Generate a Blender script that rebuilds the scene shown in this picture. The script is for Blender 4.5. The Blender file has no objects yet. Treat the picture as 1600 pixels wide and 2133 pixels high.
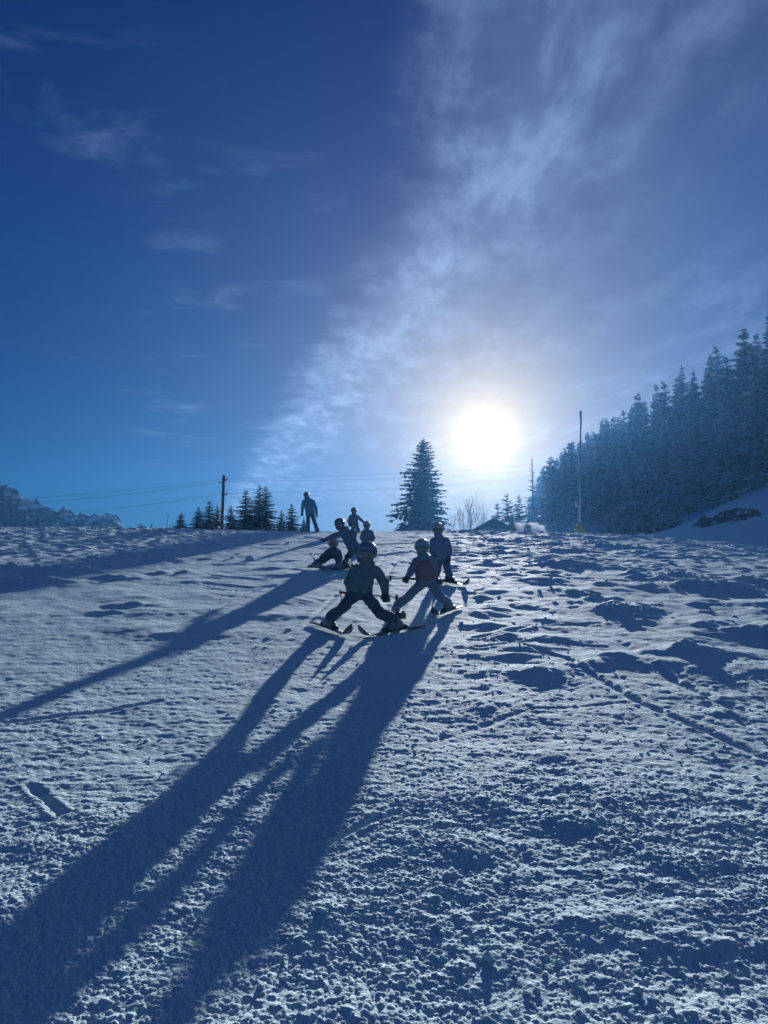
import bpy, math, random
import numpy as np
from mathutils import Vector

R = math.radians
scene = bpy.context.scene
COL = scene.collection

# ------------------------------------------------------------------ camera
PITCH = R(6.0)
EYE = 1.5
FPX = 1600.0                      # focal length in photo pixels (53 deg wide)
cam_d = bpy.data.cameras.new('camera')
cam_d.sensor_fit = 'HORIZONTAL'
cam_d.sensor_width = 36.0
cam_d.lens = 36.0
cam_d.clip_start = 0.05
cam_d.clip_end = 6000
cam = bpy.data.objects.new('camera', cam_d)
COL.objects.link(cam)
cam.location = (0, 0, EYE)
cam.rotation_euler = (R(90) + PITCH, 0, 0)
scene.camera = cam

# ------------------------------------------------------------------ world / sky
SUN_EL, SUN_AZ = R(11.45), R(7.6)          # azimuth clockwise from +Y
SUN_DIR = Vector((math.sin(SUN_AZ) * math.cos(SUN_EL), math.cos(SUN_AZ) * math.cos(SUN_EL), math.sin(SUN_EL)))


class NT:
    def __init__(self, nt):
        self.nt = nt
        nt.nodes.clear()

    def n(self, typ, **kw):
        nd = self.nt.nodes.new(typ)
        for k, v in kw.items():
            setattr(nd, k, v)
        return nd

    def set(self, sock, v):
        if isinstance(v, bpy.types.NodeSocket):
            self.nt.links.new(v, sock)
        elif v is not None:
            sock.default_value = v

    def math(self, op, a, b=None, c=None, clamp=False):
        nd = self.n('ShaderNodeMath', operation=op, use_clamp=clamp)
        self.set(nd.inputs[0], a)
        if b is not None:
            self.set(nd.inputs[1], b)
        if c is not None:
            self.set(nd.inputs[2], c)
        return nd.outputs[0]

    def smooth(self, v, a, b, to0=0.0, to1=1.0):
        nd = self.n('ShaderNodeMapRange', interpolation_type='SMOOTHSTEP')
        self.set(nd.inputs[0], v)
        for i, q in enumerate((a, b, to0, to1)):
            nd.inputs[i + 1].default_value = q
        return nd.outputs[0]

    def mix(self, f, a, b, blend='MIX'):
        nd = self.n('ShaderNodeMix', data_type='RGBA', blend_type=blend)
        self.set(nd.inputs[0], f)
        for s, v in ((nd.inputs[6], a), (nd.inputs[7], b)):
            if isinstance(v, tuple) and len(v) == 3:
                v = (*v, 1)
            self.set(s, v)
        return nd.outputs[2]

    def noise(self, vec, scale, detail=4, rough=0.55, dist=0.0):
        nd = self.n('ShaderNodeTexNoise')
        self.set(nd.inputs['Vector'], vec)
        nd.inputs['Scale'].default_value = scale
        nd.inputs['Detail'].default_value = detail
        nd.inputs['Roughness'].default_value = rough
        nd.inputs['Distortion'].default_value = dist
        return nd.outputs[0]


SKY_STRENGTH = 0.10
SKY_GRADE = (0.05, 2.2, 5.2)          # the clear winter sky is a deep, saturated blue
world = bpy.data.worlds.new('World')
scene.world = world
world.use_nodes = True
w = NT(world.node_tree)
out = w.n('ShaderNodeOutputWorld')
bg = w.n('ShaderNodeBackground')
w.nt.links.new(bg.outputs[0], out.inputs[0])
sky = w.n('ShaderNodeTexSky', sky_type='NISHITA')
sky.sun_disc = False
sky.sun_elevation = SUN_EL
sky.sun_rotation = SUN_AZ
sky.altitude = 2200
sky.air_density = 1.0
sky.dust_density = 0.05
sky.ozone_density = 3.0
tc = w.n('ShaderNodeTexCoord')
sep = w.n('ShaderNodeSeparateXYZ')
w.nt.links.new(tc.outputs['Generated'], sep.inputs[0])
dx, dy, dz = sep.outputs
zc = w.math('MAXIMUM', dz, 0.03)
u = w.math('DIVIDE', dx, zc)
v = w.math('DIVIDE', dy, zc)
# colour grade of the clear sky
gam = w.n('ShaderNodeGamma')
pre = w.mix(1.0, sky.outputs[0], (0.050, 0.088, 0.130), 'MULTIPLY')
w.nt.links.new(pre, gam.inputs[0])
gam.inputs[1].default_value = 1.45
blue0 = w.mix(1.0, gam.outputs[0], SKY_GRADE, 'MULTIPLY')
sepb = w.n('ShaderNodeSeparateColor')
w.set(sepb.inputs[0], blue0)
combb = w.n('ShaderNodeCombineColor')
for ch in range(3):                       # soft shoulder: no burnt-out patch about the sun
    w.set(combb.inputs[ch], w.math('DIVIDE', sepb.outputs[ch], w.math('MULTIPLY_ADD', sepb.outputs[ch], 0.60, 1.0)))
blue = combb.outputs[0]
# cirrus sheet, on a plane high above
comb = w.n('ShaderNodeCombineXYZ')
w.set(comb.inputs[0], u)
w.set(comb.inputs[1], v)
cvec = comb.outputs[0]
edge = w.math('SUBTRACT', w.math('MULTIPLY_ADD', w.math('MAXIMUM', v, 1.75), 0.285, u), 0.60)
big = w.noise(cvec, 1.1, 2, 0.5)
fine = w.noise(cvec, 7.0, 5, 0.6)
edge2 = w.math('ADD', edge, w.math('MULTIPLY', w.math('SUBTRACT', big, 0.5), 0.35))
edge2 = w.math('ADD', edge2, w.math('MULTIPLY', w.math('SUBTRACT', fine, 0.5), 0.30))
veil = w.smooth(edge2, -0.10, 0.22)
mp = w.n('ShaderNodeMapping')
w.nt.links.new(cvec, mp.inputs[0])
mp.inputs['Rotation'].default_value = (0, 0, R(-12))
mp.inputs['Scale'].default_value = (1.0, 0.42, 1.0)
wisps = w.noise(mp.outputs[0], 7.0, 10, 0.60, 0.2)
wisp_m = w.smooth(wisps, 0.36, 0.74)
patches = w.smooth(w.noise(cvec, 0.9, 3, 0.5, 0.3), 0.32, 0.62)
ridge = w.math('POWER', 2.718, w.math('MULTIPLY', w.math('POWER', w.math('DIVIDE', w.math('MAXIMUM', w.math('SUBTRACT', edge2, 0.12), 0.0), 0.30), 2.0), -1.0))
dens = w.math('MULTIPLY_ADD', w.math('MULTIPLY', ridge, w.math('MULTIPLY_ADD', wisp_m, 0.78, 0.22)), 0.52, 0.13)
dens = w.math('MULTIPLY_ADD', w.math('MULTIPLY', wisp_m, patches), 0.24, dens)
cl = w.math('MULTIPLY', veil, dens)
# stray wisps left of the sheet
mp2 = w.n('ShaderNodeMapping')
w.nt.links.new(cvec, mp2.inputs[0])
mp2.inputs['Location'].default_value = (5.3, 4.4, 0)
mp2.inputs['Rotation'].default_value = (0, 0, R(12))
mp2.inputs['Scale'].default_value = (0.7, 1.1, 1.0)
stray = w.smooth(w.noise(mp2.outputs[0], 3.2, 8, 0.60, 0.5), 0.55, 0.80)
stray_band = w.math('MULTIPLY', w.smooth(edge, -1.3, -0.5), w.smooth(edge, 0.3, -0.2))
cl = w.math('ADD', cl, w.math('MULTIPLY', w.math('MULTIPLY', stray, stray_band), 0.34), clamp=True)
hor = w.smooth(dz, 0.0, 0.10)
cl = w.math('MULTIPLY', cl, hor)
# cloud light: forward scattering, brighter towards the sun
dotn = w.n('ShaderNodeVectorMath', operation='DOT_PRODUCT')
w.nt.links.new(tc.outputs['Generated'], dotn.inputs[0])
dotn.inputs[1].default_value = SUN_DIR
ang = w.math('MULTIPLY', w.math('ARCCOSINE', w.math('MINIMUM', dotn.outputs['Value'], 0.9999999)), 180 / math.pi)
cbright = w.math('MULTIPLY_ADD', w.math('POWER', 2.718, w.math('MULTIPLY', ang, -1 / 18.0)), 2.6, 1.9)
ccol = w.mix(1.0, (0.56, 0.87, 1.42), (1, 1, 1), 'MULTIPLY')
cs = w.n('ShaderNodeVectorMath', operation='SCALE')
w.set(cs.inputs[0], ccol)
w.set(cs.inputs[3], cbright)
skyc = w.mix(cl, blue, cs.outputs[0])
# the sun itself with the bright ring of thin cirrus about it
g1 = w.math('POWER', 2.718, w.math('MULTIPLY', w.math('POWER', w.math('DIVIDE', ang, 0.65), 1.4), -1.0))
g2 = w.math('POWER', 2.718, w.math('DIVIDE', ang, -2.8))
g3 = w.math('POWER', 2.718, w.math('DIVIDE', ang, -6.5))


def scaled(col, f, k):
    s = w.n('ShaderNodeVectorMath', operation='SCALE')
    s.inputs[0].default_value = col
    w.set(s.inputs[3], w.math('MULTIPLY', f, k))
    return s.outputs[0]


def addv(a, b):
    s = w.n('ShaderNodeVectorMath', operation='ADD')
    w.set(s.inputs[0], a)
    w.set(s.inputs[1], b)
    return s.outputs[0]


tot = addv(skyc, scaled((1.0, 0.95, 0.86), g1, 60.0))
tot = addv(tot, scaled((1.0, 0.74, 0.30), g2, 6.0))
tot = addv(tot, scaled((1.0, 0.76, 0.28), g3, 4.2))
w.set(bg.inputs[0], tot)
bg.inputs[1].default_value = SKY_STRENGTH

# ------------------------------------------------------------------ sun lamp
sl = bpy.data.lights.new('sun', 'SUN')
sl.energy = 3.9
sl.angle = R(0.55)
sl.color = (0.97, 0.975, 1.0)
so = bpy.data.objects.new('sun', sl)
COL.objects.link(so)
so.rotation_euler = (-SUN_DIR).to_track_quat('-Z', 'Y').to_euler()
so.location = (20, 100, 60)

# ------------------------------------------------------------------ exposure / render
vs = scene.view_settings
vs.view_transform = 'Standard'
vs.look = 'None'
vs.exposure = 0.78
vs.gamma = 1.0
vs.use_curve_mapping = False
cy = scene.cycles
cy.use_denoising = True
cy.max_bounces = 6
cy.diffuse_bounces = 4
cy.glossy_bounces = 2
cy.volume_bounces = 0
cy.transparent_max_bounces = 6
cy.sample_clamp_indirect = 4.0

# ================================================================== helpers
def tag(o, label=None, cat=None, group=None, kind=None):
    if label: o['label'] = label
    if cat: o['category'] = cat
    if group: o['group'] = group
    if kind: o['kind'] = kind
    return o


def mesh_np(name, V, F, smooth=True, mats=None, mat_idx=None):
    """F: (n,4) or (n,3) array, or list of arrays of mixed sizes"""
    me = bpy.data.meshes.new(name)
    V = np.asarray(V, dtype=np.float32)
    Fs = F if isinstance(F, list) else [F]
    Fs = [np.asarray(f, dtype=np.int32) for f in Fs if len(f)]
    nl = sum(f.size for f in Fs)
    npoly = sum(len(f) for f in Fs)
    me.vertices.add(len(V))
    me.vertices.foreach_set('co', V.ravel())
    me.loops.add(nl)
    me.loops.foreach_set('vertex_index', np.concatenate([f.ravel() for f in Fs]))
    me.polygons.add(npoly)
    tot = np.concatenate([np.full(len(f), f.shape[1], dtype=np.int32) for f in Fs])
    st = np.concatenate([[0], np.cumsum(tot)[:-1]]).astype(np.int32)
    me.polygons.foreach_set('loop_start', st)
    if smooth:
        me.polygons.foreach_set('use_smooth', np.ones(npoly, dtype=bool))
    if mat_idx is not None:
        me.polygons.foreach_set('material_index', np.asarray(mat_idx, dtype=np.int32))
    for m in (mats or []):
        me.materials.append(m)
    me.update(calc_edges=True)
    return me


def link(name, me, parent=None, loc=None, rotz=None, scale=None):
    o = bpy.data.objects.new(name, me)
    COL.objects.link(o)
    if parent is not None:
        o.parent = parent
    if loc is not None: o.location = loc
    if rotz is not None: o.rotation_euler = (0, 0, rotz)
    if scale is not None: o.scale = scale
    return o


def empty(name, loc=(0, 0, 0), rotz=0):
    o = bpy.data.objects.new(name, None)
    o.empty_display_size = 0.2
    COL.objects.link(o)
    o.location = loc
    o.rotation_euler = (0, 0, rotz)
    return o


class MB:
    """collects boxes / tubes / prisms into one mesh"""
    def __init__(self):
        self.V, self.F4, self.F3 = [], [], []

    def add(self, V, F4=(), F3=()):
        b = len(self.V)
        self.V += [tuple(p) for p in V]
        self.F4 += [tuple(i + b for i in f) for f in F4]
        self.F3 += [tuple(i + b for i in f) for f in F3]
        return self

    def box(self, lo, hi):
        x0, y0, z0 = lo; x1, y1, z1 = hi
        V = [(x0, y0, z0), (x1, y0, z0), (x1, y1, z0), (x0, y1, z0), (x0, y0, z1), (x1, y0, z1), (x1, y1, z1), (x0, y1, z1)]
        return self.add(V, [(0, 3, 2, 1), (4, 5, 6, 7), (0, 1, 5, 4), (1, 2, 6, 5), (2, 3, 7, 6), (3, 0, 4, 7)])

    def tube(self, pts, rad, n=8, cap=True):
        pts = [Vector(p) for p in pts]
        rad = rad if hasattr(rad, '__len__') else [rad] * len(pts)
        V = []
        for i, p in enumerate(pts):
            a = pts[max(i - 1, 0)]; b = pts[min(i + 1, len(pts) - 1)]
            d = (b - a).normalized()
            ref = Vector((0, 0, 1)) if abs(d.z) < 0.95 else Vector((1, 0, 0))
            s = d.cross(ref).normalized(); t = s.cross(d)
            for k in range(n):
                q = 2 * math.pi * k / n
                V.append(p + rad[i] * (math.cos(q) * s + math.sin(q) * t))
        F = []
        for i in range(len(pts) - 1):
            for k in range(n):
                k2 = (k + 1) % n
                F.append((i * n + k, i * n + k2, (i + 1) * n + k2, (i + 1) * n + k))
        F3 = []
        if cap:
            V.append(pts[0]); V.append(pts[-1])
            c0, c1 = len(V) - 2, len(V) - 1
            o = (len(pts) - 1) * n
            for k in range(n):
                k2 = (k + 1) % n
                F3.append((c0, k2, k)); F3.append((c1, o + k, o + k2))
        return self.add(V, F, F3)

    def build(self, name, mat, parent=None, smooth=False, loc=None):
        fs = []
        if self.F4: fs.append(np.array(self.F4))
        if self.F3: fs.append(np.array(self.F3))
        me = mesh_np(name, np.array(self.V), fs, smooth, [mat])
        return link(name, me, parent, loc)


# ---- numpy noise
def _hash(ix, iy, s):
    h = (ix.astype(np.int64) * 374761393 + iy.astype(np.int64) * 668265263 + s * 1442695041) & 0xFFFFFFFF
    h = ((h ^ (h >> 13)) * 1274126177) & 0xFFFFFFFF
    h = ((h ^ (h >> 16)) * 2246822519) & 0xFFFFFFFF
    return ((h ^ (h >> 15)) & 0xFFFFFF) / float(0x1000000)


def perlin(x, y, s=0):
    ix = np.floor(x); iy = np.floor(y)
    fx = x - ix; fy = y - iy
    ux = fx * fx * fx * (fx * (fx * 6 - 15) + 10); uy = fy * fy * fy * (fy * (fy * 6 - 15) + 10)

    def g(ox, oy):
        a = _hash(ix + ox, iy + oy, s) * (2 * math.pi)
        return np.cos(a) * (fx - ox) + np.sin(a) * (fy - oy)
    return 1.5 * ((g(0, 0) * (1 - ux) + g(1, 0) * ux) * (1 - uy) + (g(0, 1) * (1 - ux) + g(1, 1) * ux) * uy)


def fbm(x, y, s=0, o=4, gain=0.5):
    r = 0; a = 1.0
    for k in range(o):
        r = r + a * perlin(x * 2 ** k + 17.3 * k, y * 2 ** k - 9.1 * k, s + k)
        a *= gain
    return r


def lumps(x, y, cell, s=0, fill=0.75):
    """rounded grains: one dome of random size in each cell"""
    x = x / cell; y = y / cell
    ix = np.floor(x); iy = np.floor(y)
    best = np.zeros_like(x)
    for ox in (-1, 0, 1):
        for oy in (-1, 0, 1):
            cx = ix + ox; cyy = iy + oy
            px = cx + _hash(cx, cyy, s); py = cyy + _hash(cx, cyy, s + 11)
            rad = 0.25 + 0.45 * _hash(cx, cyy, s + 23)
            on = _hash(cx, cyy, s + 31) < fill
            d2 = ((x - px) ** 2 + (y - py) ** 2) / (rad * rad)
            h = np.sqrt(np.clip(1 - d2, 0, 1)) * rad * on
            best = np.maximum(best, h)
    return best


def sstep(a, b, x):
    t = np.clip((np.asarray(x, dtype=float) - a) / (b - a), 0, 1)
    return t * t * (3 - 2 * t)


def softplus(x, w):
    return w * np.logaddexp(0, x / w)


# ================================================================== terrain
def ray_ratio(py):
    c = (1066.5 - py) / FPX
    return (math.sin(PITCH) + math.cos(PITCH) * c) / (math.cos(PITCH) - math.sin(PITCH) * c)


def W(px, py, y):
    """world point on the line of sight of a photo pixel, at distance y ahead"""
    cx = (px - 800.0) / FPX; c = (1066.5 - py) / FPX
    fy = math.cos(PITCH) - math.sin(PITCH) * c
    fz = math.sin(PITCH) + math.cos(PITCH) * c
    return Vector((cx / fy * y, y, EYE + fz / fy * y))


_ys = np.linspace(-400, 1400, 18001)
_sl = 0.125 * (1 - sstep(29, 40, _ys)) + 0.045 * sstep(29, 40, _ys) * (1 - sstep(38, 48, _ys)) - 0.045 * sstep(42, 50, _ys) * (1 - sstep(58, 75, _ys))
_sl = _sl - 0.040 * (1 - sstep(2.5, 9, _ys))
_sl = np.where(_ys < -5, 0.085 * (1 - 0.8 * sstep(5, 60, -_ys)), _sl)
_zs = np.concatenate([[0], np.cumsum(0.5 * (_sl[1:] + _sl[:-1]) * np.diff(_ys))])
_zs -= np.interp(9.0, _ys, _zs) - 0.125 * 9.0

rng = np.random.default_rng(7)
# mounds of pushed-up snow: (photo x, photo y, half length, half width, height)
def plane_pt(px, py):
    y = EYE / (0.125 - ray_ratio(py))
    c = (1066.5 - py) / FPX
    return ((px - 800.0) / FPX) / (math.cos(PITCH) - math.sin(PITCH) * c) * y, y


MOUNDS = []
for (px, py, rx, ry, h) in [
        (1190, 1178, .75, .7, .20), (1130, 1208, .55, .5, .15), (1075, 1195, .4, .4, .08), (1300, 1272, .55, .5, .24), (1265, 1228, .5, .4, .12),
        (1480, 1222, .9, .6, .22), (1400, 1200, .8, .5, .16), (1560, 1212, .6, .5, .16), (1290, 1372, .42, .3, .12), (1370, 1385, .35, .28, .10),
        (1455, 1362, .45, .36, .17), (1560, 1322, .7, .35, .18), (1595, 1400, .3, .25, .10), (1140, 1292, .55, .4, .07), (1090, 1312, .4, .3, .07),
        (1240, 1130, .8, .9, .12), (1345, 1150, .9, .9, .14), (1450, 1160, 1.0, .8, .14), (1140, 1120, 1.6, 1.2, .14), (1000, 1112, .8, .9, .10),
        (1500, 1500, .4, .3, .06), (1440, 1460, .35, .25, .06), (1020, 1580, .2, .2, .05), (1160, 1590, .2, .15, .05), (1350, 1560, .25, .2, .04),
        (245, 1205, .6, .5, .15), (335, 1195, .3, .5, .11), (385, 1193, .3, .5, .08), (560, 1185, .7, .4, .08), (60, 1215, 1.1, .4, .24),
        (120, 1190, 1.0, .4, .20), (270, 1262, .35, .35, .10), (320, 1262, .3, .3, .06), (20, 1185, .8, .4, .18), (480, 1175, .7, .4, .06),
        (400, 1320, .4, .3, .05), (980, 1345, .3, .22, .04), (1010, 1470, .18, .15, .04), (860, 1620, .2, .15, .03),
        (1500, 1760, .2, .12, .05), (1250, 2010, .3, .12, .05), (1420, 2060, .3, .1, .05), (700, 1985, .15, .1, .04), (930, 1820, .3, .15, .05)]:
    mx, my = plane_pt(px, py)
    MOUNDS.append((mx, my, rx * .9, ry * .85, h * (.25 if my < 6.5 else (.34 if my < 12.5 and mx > 0 else .45))))
for k in range(150):
    my = rng.uniform(8, 34); mx = rng.uniform(-0.02, 0.62) * my + 1.0
    if mx < 1.6 + 0.06 * my: continue
    MOUNDS.append((mx, my, rng.uniform(.25, .8), rng.uniform(.25, .7), rng.uniform(.015, .06) * (0.5 + my / 28)))
for k in range(320):                      # low churned humps on the right
    my = rng.uniform(6.5, 24); mx = rng.uniform(0.06, 0.60) * my + .4
    MOUNDS.append((mx, my, rng.uniform(.10, .38), rng.uniform(.10, .34), rng.uniform(.012, .042)))
for k in range(80):
    my = rng.uniform(8, 33); mx = -rng.uniform(0.12, 0.62) * my
    MOUNDS.append((mx, my, rng.uniform(.25, .8), rng.uniform(.2, .6), rng.uniform(.008, .03)))

# grooves left by skis: photo polylines, half width, depth
TRACKS = []
for pts, wd, dp in [
        ([(1040, 1335), (1180, 1375), (1330, 1470), (1600, 1600)], .045, .014), ([(990, 1332), (1110, 1308), (1250, 1300)], .05, .02),
        ([(1000, 1352), (1120, 1340), (1260, 1350)], .05, .02), 
         ([(62, 1670), (92, 1700), (122, 1740)], .03, .012),
        
        
        ([(20, 1520), (240, 1490), (330, 1470)], .04, .015),
        ([(790, 1745), (560, 1880), (420, 1990)], .02, .012), ([(830, 1735), (740, 1775), (650, 1830)], .02, .014),
        ([(540, 1340), (640, 1300), (700, 1240)], .05, .012), ([(1290, 1340), (1400, 1420), (1560, 1500)], .06, .014),
        ([(950, 1150), (1200, 1160), (1400, 1195)], .15, .03), ([(960, 1172), (1100, 1160), (1300, 1172)], .15, .03),
        ([(430, 1215), (520, 1225), (640, 1215)], .10, .02), ([(440, 1200), (540, 1208), (620, 1200)], .10, .02),
        ([(640, 1120), (760, 1135), (900, 1130)], .25, .03), ([(760, 1160), (860, 1150), (1000, 1155)], .15, .03),
        ([(800, 1180), (880, 1165), (1050, 1168)], .12, .02), ([(900, 1560), (1100, 1490), (1300, 1470)], .04, .006)]:
    TRACKS.append(([plane_pt(*p) for p in pts], wd, dp))


_rt = random.Random(12)
for pts_, wd_, dp_ in [                   # the wedges the skiers have scraped on the way down
        ([(690, 1300), (735, 1240), (772, 1195), (800, 1165), (820, 1140)], .06, .008), ([(815, 1300), (800, 1240), (806, 1200), (830, 1165), (850, 1140)], .06, .008),
        ([(830, 1278), (860, 1225), (880, 1185), (905, 1150), (930, 1130)], .06, .008), ([(930, 1268), (920, 1225), (925, 1185), (945, 1155), (975, 1130)], .06, .008),
        ([(655, 1182), (700, 1165), (760, 1150), (830, 1135)], .08, .010), ([(720, 1186), (770, 1168), (830, 1152), (900, 1140)], .08, .010),
        ([(420, 1225), (500, 1232), (600, 1222)], .07, .012), ([(440, 1240), (520, 1246), (600, 1236)], .07, .010), ([(1000, 1215), (1100, 1205), (1220, 1208)], .08, .012),
        ([(990, 1232), (1090, 1224), (1200, 1232)], .07, .010), ([(600, 1130), (700, 1128), (790, 1136)], .2, .02), ([(560, 1145), (640, 1140), (700, 1146)], .15, .015)]:
    TRACKS.append(([plane_pt(*p_) for p_ in pts_], wd_, dp_))
for k in range(26):                       # long shallow tracks that curve across the run
    x0 = _rt.uniform(-9, 10); y0 = _rt.uniform(9, 30); a0 = _rt.uniform(-.9, .9) + (math.pi if _rt.random() < .5 else 0); cv = _rt.uniform(-.06, .06)
    pl = []
    for i in range(14):
        pl.append((x0, y0))
        x0 += .7 * math.cos(a0); y0 += .7 * math.sin(a0) * .8; a0 += cv
    off = _rt.uniform(.18, .4)
    wd, dp = _rt.uniform(.035, .06) * (1 + max(0, y0 - 12) * .05), _rt.uniform(.006, .011)
    TRACKS.append((pl, wd, dp))
    TRACKS.append(([(a_ + off * .3, b_ + off) for a_, b_ in pl], wd, dp))


def ground_macro(x, y):
    """height of the terrain without the small relief of the snow"""
    x = np.asarray(x, dtype=float); y = np.asarray(y, dtype=float)
    z = np.interp(y, _ys, _zs)
    near = 1 - sstep(40, 60, y)
    # the run falls away a little to the right
    z = z - 0.0044 * np.clip(x - 4, 0, 22) ** 2 * near * sstep(4, 26, y)
    # the left side rises a little more towards the crest
    lx = sstep(-4, -13, x)
    z = z + 0.16 * lx * sstep(24, 33, y + 0.9 * perlin(x * .22, y * .1, 6)) * (1 - sstep(40, 60, y))
    # bank and wooded hill on the right, beyond the run
    far = sstep(38, 62, y)
    z = z + far * 0.27 * softplus(x - 15, 3.0) + sstep(30, 60, y) * 0.45 * softplus(x - 36, 4.0)
    z = z + 1.1 * far * fbm(x * .04, y * .04, 40, 3)
    # the land falls away far to the left
    z = z - 0.10 * softplus(-x - 40, 8.0) * sstep(40, 100, y)
    hill_lim = 30.0
    return np.where(z > hill_lim, hill_lim + 12.0 * (1 - np.exp(-(z - hill_lim) / 12.0)), z)


def ground_mid(x, y):
    z = ground_macro(x, y)
    m = np.zeros_like(z)
    for (mx, my, rx, ry, h) in MOUNDS:
        sel = (np.abs(x - mx) < 2.6 * rx) & (np.abs(y - my) < 2.6 * ry)
        if not np.any(sel): continue
        dx_ = (x[sel] - mx) / rx; dy_ = (y[sel] - my) / ry
        nz = 0.35 * perlin(x[sel] * 2.3, y[sel] * 2.3, 3)
        m[sel] = np.maximum(m[sel], h * np.exp(-(dx_ ** 2 + dy_ ** 2) * (1 + nz) * 1.1) * (1 + 0.9 * nz))
    ground_mid.mound = m
    z = z + m
    t = np.zeros_like(z)
    for pts, wd, dp in TRACKS:
        for (ax, ay), (bx, by) in zip(pts[:-1], pts[1:]):
            lo_x, hi_x = min(ax, bx) - 4 * wd, max(ax, bx) + 4 * wd
            lo_y, hi_y = min(ay, by) - 4 * wd, max(ay, by) + 4 * wd
            sel = (x > lo_x) & (x < hi_x) & (y > lo_y) & (y < hi_y)
            if not np.any(sel): continue
            L2 = (bx - ax) ** 2 + (by - ay) ** 2
            px = x[sel]; py = y[sel]
            q = np.clip(((px - ax) * (bx - ax) + (py - ay) * (by - ay)) / L2, 0, 1)
            d = np.hypot(px - ax - q * (bx - ax), py - ay - q * (by - ay)) / wd
            f = -dp * np.exp(-(d * 1.4) ** 2) + 0.30 * dp * np.exp(-((d - 1.5) * 1.8) ** 2)
            cur = t[sel]
            t[sel] = np.where(np.abs(f) > np.abs(cur), f, cur)
    return z + t


STAND = []        # (x, y, radius): places where the snow is pressed flat under skis


def ground_full(x, y, spac):
    z = ground_mid(x, y)
    mound = sstep(.02, .06, ground_mid.mound)
    near = 1 - sstep(44, 58, y)
    right = sstep(-2.2, 1.5, x - 0.05 * y + 0.7 * perlin(x * .5, y * .5, 60))
    foreg = 1 - sstep(3.0, 7.5, np.hypot(x, y))
    rough = 0.35 + 0.65 * right
    rough = np.maximum(rough, 0.85 * foreg * sstep(-1.6, -0.6, x + 0.25 * y - 1.0 + .4 * perlin(x, y, 70)))
    patch = sstep(-0.35, 0.45, fbm(x * .7, y * .7, 81, 3))
    scrape = sstep(.05, .45, fbm(x * .8 + .35 * y, y * .42, 85, 2))
    rough = rough * (1 - .78 * scrape)

    def band(wl):
        return 1 - sstep(0.45, 1.05, spac / wl)
    d = 0.014 * perlin(x * .45, y * .30, 21) * band(2.0) * (0.5 + right)
    d += (.008 + .008 * foreg) * perlin(x * 1.3, y * 1.0, 22) * band(.8) * (0.4 + right)
    d += 0.006 * perlin(x * 3.1 + y, y * 2.3, 23) * band(.35)
    d += 0.003 * perlin(x * 2.2 + 0.8 * y, y * 6.5 - x, 25) * band(.15)
    d += (.04 + .07 * foreg) * lumps(x + .02 * perlin(x * 9, y * 9, 1), y, .21, 4, .30) * .21 * band(.21) * rough * patch
    d += (.13 + .07 * foreg) * lumps(x + .012 * perlin(x * 17, y * 17, 2), y + .012 * perlin(x * 17, y * 17, 9), .060, 5, .45) * .060 * band(.060) * rough * (0.25 + 0.75 * patch)
    d += 0.42 * lumps(x, y, .024, 6, .7) * .024 * band(.026) * (.2 + .8 * rough) * (.45 + .55 * patch)
    d += 0.50 * lumps(x, y, .0135, 8, .8) * .0135 * band(.015) * (0.5 + 0.5 * rough)
    d += 0.0030 * perlin(x * 21, y * 26, 27) * band(.045)
    d += 0.0036 * perlin(x * 10, y * 13, 28) * band(.09)
    d += 0.0050 * perlin(x * 5.3, y * 6.1, 26) * band(.18) * (.3 + .7 * patch) * (.4 + .6 * right)
    mg = sstep(6, 10, y)
    d += (.06 + .06 * right) * lumps(x + .03 * perlin(x * 6, y * 6, 71), y + .03 * perlin(x * 6, y * 6, 72), .15, 73, .5) * .15 * band(.13) * mg * (.18 + .82 * rough * patch)
    d += 0.11 * lumps(x + .05 * perlin(x * 3, y * 3, 74), y + .05 * perlin(x * 3, y * 3, 75), .32, 76, .4) * .32 * sstep(11, 18, y) * (.10 + .90 * rough * patch)
    d += 0.0065 * perlin(x * 7.3, y * 7.9, 77) * band(.12) * mg * (.7 + .3 * right)
    d += (.003 + .004 * right) * perlin(x * 4.1 + 1.2 * y, y * 3.7, 78) * mg
    d += mound * (0.30 * lumps(x + .03 * perlin(x * 7, y * 7, 61), y + .03 * perlin(x * 7, y * 7, 62), .13, 63, .6) * .13 * band(.13) + 0.25 * lumps(x + .06 * perlin(x * 4, y * 4, 64), y, .26, 65, .5) * .26 * band(.22) + .02 * perlin(x * 3.7, y * 3.7, 66) * band(.25))
    # rough chopped snow further up the run
    d += 0.014 * perlin(x * 1.6 + 0.5 * y, y * 1.9, 29) * sstep(10, 20, y) * near * band(.4) * (.35 + .65 * right)
    d += 0.03 * np.abs(perlin(x * 1.1, y * 1.4, 30)) * sstep(14, 26, y) * near * (.3 + .7 * right)
    d += 0.014 * perlin(x * 3.3, y * 2.9, 35) * sstep(8, 15, y) * near * (.35 + .65 * right)
    lipm = sstep(-1.5, -7.5, x) * sstep(15, 20, y) * near
    d += 0.05 * np.abs(perlin(x * 1.3, y * 1.1, 33)) * lipm + 0.03 * perlin(x * 3.1, y * 2.2, 34) * lipm * band(.25)
    crest = sstep(30, 33, y) * near
    d += crest * (0.05 * perlin(x * 2.6, y * 2.0, 31) + 0.03 * perlin(x * 6, y * 5, 32)) * (.35 + .65 * np.maximum(right, sstep(-6, -9, x)))
    flat = np.ones_like(z)
    for (sx, sy, sr) in STAND:
        flat = np.minimum(flat, sstep(0.55, 1.0, np.hypot(x - sx, y - sy) / sr))
    d = d * near * (0.25 + 0.75 * flat)
    return z + d


def G(x, y):
    if y > 41:
        return float(ground_macro(np.array([float(x)]), np.array([float(y)]))[0])
    return float(ground_mid(np.array([float(x)]), np.array([float(y)]))[0])


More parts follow.
